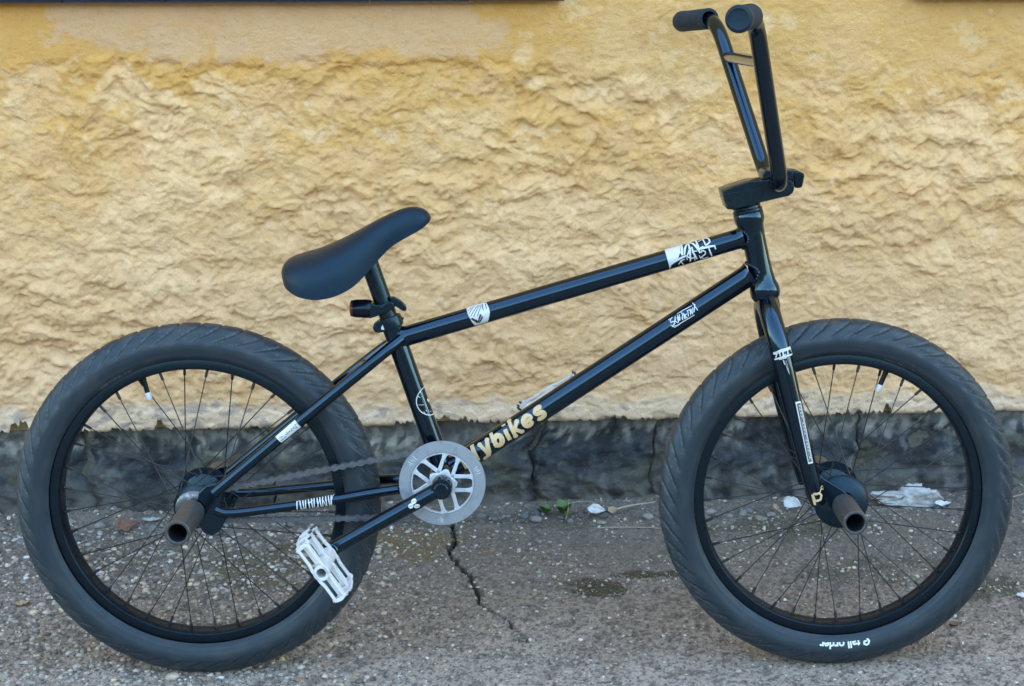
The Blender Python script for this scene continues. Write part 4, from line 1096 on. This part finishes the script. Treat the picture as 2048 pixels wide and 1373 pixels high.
for s in (1, -1):
    c = empty('crank', bike)
    e = cdir.normalized()*s
    root = Vector((BB.x, BB.y, s*.0685)); end = Vector((BB.x, BB.y, 0))+e*(clen); end.z = s*.084
    L0_ = end-root
    pts = [root+L0_*t for t in (0.0, .06, .12, .3, .55, .8, .9, .97)]
    arm = part('crank_arm', MB().add(*tube(pts, [.0108, .0112, .0112, .0110, .0107, .0104, .0104, .0098], 32)), 'paint', c)
    part('crank_boss', MB().add(*lathe([(.0, -.017), (.0130, -.017), (.0150, -.015), (.0150, .009), (.0142, .011), (.0110, .0115), (.0108, .0135), (.0, .0135)], root, (0, 0, s), 40)), 'paint', c)
    part('crank_bolt', MB().add(*lathe([(.0, .0138), (.0035, .0138), (.0045, .0152), (.0088, .0156), (.0100, .0145), (.0102, .012)], root, (0, 0, s), 36)), 'satin', c)
    part('pedal_boss', MB().add(*lathe([(.0, -.012), (.0105, -.012), (.0125, -.010), (.0125, .009), (.0112, .0105), (0, .0105)], end, (0, 0, s), 32)), 'paint', c)
    if s > 0:
        CA, CB = tuple(root), tuple(end)
        b_ = bmesh.new()
        for i, (u, v, rx, ry, an) in enumerate([(0.0419,-0.0028,0.0042,0.0036,0.5),(0.0486,0.0009,0.0037,0.0035,0),(0.0415,0.0056,0.0042,0.0033,-0.4)]):
            ell2d(b_, u, v, rx, ry, an, i*2e-5)
        decal('emblem', b_, cylsurf(CA, CB, .0109), M['sticker'], arm)
        b_ = bmesh.new()
        for i, (u, v) in enumerate([(0.0419,-0.0028),(0.0486,0.0009),(0.0415,0.0056)]):
            strip2d(b_, [(u-.0026, v+.0012), (u, v-.0003), (u+.0026, v-.0010)], .0006, 0)
        decal('emblem_print', b_, cylsurf(CA, CB, .0109), M['ink'], arm, base=.0007)
pedal(PD, .102, .188, math.atan2(-.83, .555))
pedal(2*BB-PD, -.092, -.168, R(30))

# ================================================================ LITTER ALONG THE WALL FOOT
def leaf(name, label, cat, x, y, L, Wd, rz, m, curl=.4, fold=.3, lift=.006, group=None, tilt=(0, 0)):
    nu, nv = 15, 9
    u = np.linspace(-1, 1, nu); v = np.linspace(-1, 1, nv)
    U, Vv = np.meshgrid(u, v, indexing='ij')
    w = np.clip(1-np.abs(U)**1.6, 0, 1)**.8*(1-.35*U)*(1+.22*fbm(U*2.2+x*31, Vv*.6+y*17, 9, 2))
    X = U*L/2; Y = Vv*w*Wd/2
    Z = curl*L*.25*U**2+fold*Wd*.5*np.abs(Vv)*w+L*.10*fbm(U*2.5+x*40, Vv*2.5+y*40, 5, 3)
    Vt = np.stack([X, Y, Z], -1)
    bm = bmesh.new(); me = grid_mesh(name, Vt, nu, nv); bm.from_mesh(me)
    bmesh.ops.remove_doubles(bm, verts=bm.verts, dist=1e-5)
    r = bmesh.ops.solidify(bm, geom=bm.faces[:], thickness=.0006)
    bm.to_mesh(me); bm.free()
    o = link(name, me, M[m])
    o.location = (x, y, gz(x, y)+lift); o.rotation_euler = (tilt[0], tilt[1], rz)
    return tag(o, label, cat, group or ('fallen leaves on the pavement' if cat == 'leaf' else 'pale scraps at the wall foot'))
def twig(label, pts, r=.0012, group=None):
    P_ = fillet([(x, y, gz(x, y)+z) for x, y, z in pts], .02, 4)
    v, f = tube(P_, [r*(1-.5*i/len(P_)) for i in range(len(P_))], 8)
    return tag(MB().add(v, f).build('twig', M['twig'], None), label, 'twig', group or 'twigs and stalks at the wall foot')
leaf('scrap', 'white petal shaped scrap lying by the twigs at the wall foot', 'scrap', .590, .456, .034, .017, R(-20), 'paper', .3, .25, .012, tilt=(R(55), 0))
leaf('leaf', 'small tan curled leaf beside the white petal shaped scrap', 'leaf', .617, .462, .020, .014, R(30), 'dry', .7, .4, .008, tilt=(R(35), 0))
leaf('leaf', 'pale tan leaf lying left of the front fork foot', 'leaf', .905, .468, .017, .014, R(70), 'dry', .4, .3, .010, tilt=(R(50), 0))
leaf('leaf', 'cream folded leaf leaning on the wall behind the front fork', 'leaf', .938, .472, .036, .022, R(-40), 'paper', .6, .6, .014, tilt=(R(50), 0))
leaf('leaf', 'russet crumpled leaf at the wall foot inside the rear wheel', 'leaf', -.222, .430, .040, .024, R(25), 'russet', .8, .7, .008, tilt=(R(35), 0))
leaf('leaf', 'dark brown dry curl of leaf right of the front tyre', 'leaf', 1.128, .057, .019, .012, R(8), 'russet', .9, .8, .003)
leaf('leaf', 'single tan leaf lying left of the rear tyre', 'leaf', -.327, .169, .020, .014, R(20), 'dry', .3, .2, .004)
leaf('leaf', 'pale flat leaf near the right edge beyond the front tyre', 'leaf', 1.262, .152, .024, .014, R(-10), 'paper', .2, .2, .004)
leaf('leaf', 'small whitish flake between the front tyre and the pale flat leaf', 'leaf', 1.178, .185, .012, .008, R(10), 'paper', .2, .2, .003)
leaf('scrap', 'white flake lying against the mortar lump on its right', 'scrap', 1.206, .484, .030, .012, R(5), 'paper', .3, .2, .006, tilt=(R(30), 0))
leaf('scrap', 'grey strip of scrap behind the russet leaf', 'scrap', -.18, .452, .036, .007, R(8), 'mortar', .2, .1, .006, tilt=(R(40), 0))
twig('straight pale twig right of the white petal shaped scrap', [(.624, .462, .010), (.65, .470, .012), (.694, .478, .014)], .0019)
twig('long thin twig lying in front of the white petal shaped scrap', [(.590, .418, .003), (.64, .416, .004), (.69, .410, .003), (.724, .407, .003)], .0010)
twig('bent stalk standing left of the white petal shaped scrap', [(.535, .448, .001), (.540, .456, .018), (.541, .462, .032)], .0008)
twig('thin stalk lying behind the white petal shaped scrap', [(.541, .464, .024), (.565, .470, .026), (.585, .474, .018)], .0008)
twig('crossed grass stalk at the far right by the wall', [(1.335, .50, .004), (1.36, .505, .012), (1.40, .515, .030)], .0009)
twig('steep grass stalk leaning left at the far right by the wall', [(1.345, .495, .034), (1.37, .50, .018), (1.40, .50, .003)], .0009)
# low weeds
def weed(x, y, n, L, label, spread):
    e = bpy.data.objects.new('weed', None); COL.objects.link(e); e.location = (x, y, gz(x, y))
    tag(e, label, 'weed', 'small weeds at the wall foot')
    for k in range(n):
        a = 2*math.pi*k/n+random.uniform(-.4, .4); l = L*random.uniform(.7, 1.15)
        nu, nv = 9, 5
        U, Vv = np.meshgrid(np.linspace(0, 1, nu), np.linspace(-1, 1, nv), indexing='ij')
        w = np.sin(np.pi*np.clip(U, .02, .98)**.85)**.8*l*.34*(1+.12*np.sin(U*18))
        X = U*l*spread; Y = Vv*w; Z = l*(1.1*U-.6*U**2)+.18*np.abs(Vv)*w
        me = grid_mesh('leaf', np.stack([X, Y, Z], -1), nu, nv)
        o = link('leaf', me, M['leafg'], e); o.rotation_euler = (0, random.uniform(-.45, .1), a); o.location = (0, 0, .002)
    return e
weed(.500, .466, 8, .021, 'darker green weed at the wall foot, nearer the chainring', .8)
weed(.532, .466, 9, .025, 'brighter green broad weed at the wall foot, nearer the white scrap', .9)
weed(.735, .492, 5, .014, 'tiny green weed beside the front tyre at the wall', .8)
# fallen lump of mortar
def mortar_lump():
    bm = bmesh.new()
    bmesh.ops.create_icosphere(bm, subdivisions=5, radius=1)
    co = np.array([v.co for v in bm.verts])
    n = 1+.28*fbm(co[:, 0]*1.7+3, co[:, 2]*1.7+co[:, 1]*1.3, 3, 3)+.09*fbm(co[:, 0]*6, co[:, 2]*6+co[:, 1]*4, 7, 3)
    for v, k in zip(bm.verts, n):
        c = v.co*float(k)
        sx = .052 if c.x > -.3 else .052+.03*(-c.x-.3)
        v.co = (c.x*sx, c.y*.016, max(c.z, -.6)*.028*(1 if c.x > -.35 else .55))
    o = bm_obj('mortar_lump', bm, M['mortar'], None, sharp=None)
    o.location = (1.152, .500, gz(1.15, .49)+.012); o.rotation_euler = (0, R(4), WY)
    tag(o, 'pale grey lump of fallen mortar at the wall foot inside the front wheel', 'mortar')
mortar_lump()
# crumbled stone and dirt along the wall foot
def rubble():
    mb = MB()
    for k in range(260):
        x = random.uniform(-.5, 1.45); wy = .515+(x-.72)*math.tan(WY)
        y = wy-.030-abs(random.gauss(0, .028)); r = .0022+.0075*random.random()**4
        z = gz(x, y)
        bm = bmesh.new(); bmesh.ops.create_icosphere(bm, subdivisions=2, radius=1)
        sx, sy, sz = r*random.uniform(.9, 1.6), r*random.uniform(.8, 1.2), r*random.uniform(.5, .9)
        ph = random.uniform(0, 50)
        co = np.array([v.co for v in bm.verts]); n = 1+.35*fbm(co[:, 0]*1.4+ph, co[:, 1]*1.4+co[:, 2]+ph, 3, 2)
        a = random.uniform(0, 6.28); ca, sa = math.cos(a), math.sin(a)
        vv = [(x+(c[0]*sx*ca-c[1]*sy*sa)*q, y+(c[0]*sx*sa+c[1]*sy*ca)*q, z+c[2]*sz*q+sz*.15) for c, q in zip(co, n)]
        mb.add(vv, [[v.index for v in f.verts] for f in bm.faces]); bm.free()
    me = mb.mesh('rubble')
    at = me.color_attributes.new('Col', 'FLOAT_COLOR', 'POINT')
    nv = len(me.vertices)//260
    pal = [(.10, .10, .105), (.16, .155, .15), (.075, .075, .08), (.21, .19, .165), (.13, .125, .12)]
    cc = np.ones((260, nv, 4), np.float32)
    for k in range(260): cc[k, :, :3] = np.array(random.choice(pal))*random.uniform(.8, 1.2)
    at.data.foreach_set('color', cc.reshape(-1))
    o = link('rubble', me, M['pebble'], smooth=True)
    tag(o, 'crumbled grey stone bits strewn along the foot of the wall', 'rubble', kind='stuff')
rubble()
# moss pads
def moss():
    mb = MB()
    for (cx, cy, rx, ry, n) in ((.585, .185, .045, .022, 260), (.655, .24, .055, .008, 120), (1.19, .19, .03, .018, 70), (1.33, .44, .05, .03, 60), (.93, .43, .08, .03, 100), (.35, .455, .12, .012, 70)):
        for _ in range(n):
            a = random.uniform(0, 6.28); q = math.sqrt(random.random())
            x, y = cx+rx*q*math.cos(a), cy+ry*q*math.sin(a); z = gz(x, y); r = random.uniform(.0012, .0034)
            v = [(x+r*math.cos(t)*random.uniform(.7, 1.2), y+r*math.sin(t)*random.uniform(.7, 1.2), z-.0005) for t in (0, 1.26, 2.5, 3.77, 5.0)]+[(x, y, z+r*random.uniform(.4, .9))]
            mb.add(v, [(i, (i+1) % 5, 5) for i in range(5)])
    o = mb.build('moss', M['moss'], None, None)
    tag(o, 'brown green moss pads in the asphalt between the wheels', 'moss', kind='stuff')
moss()
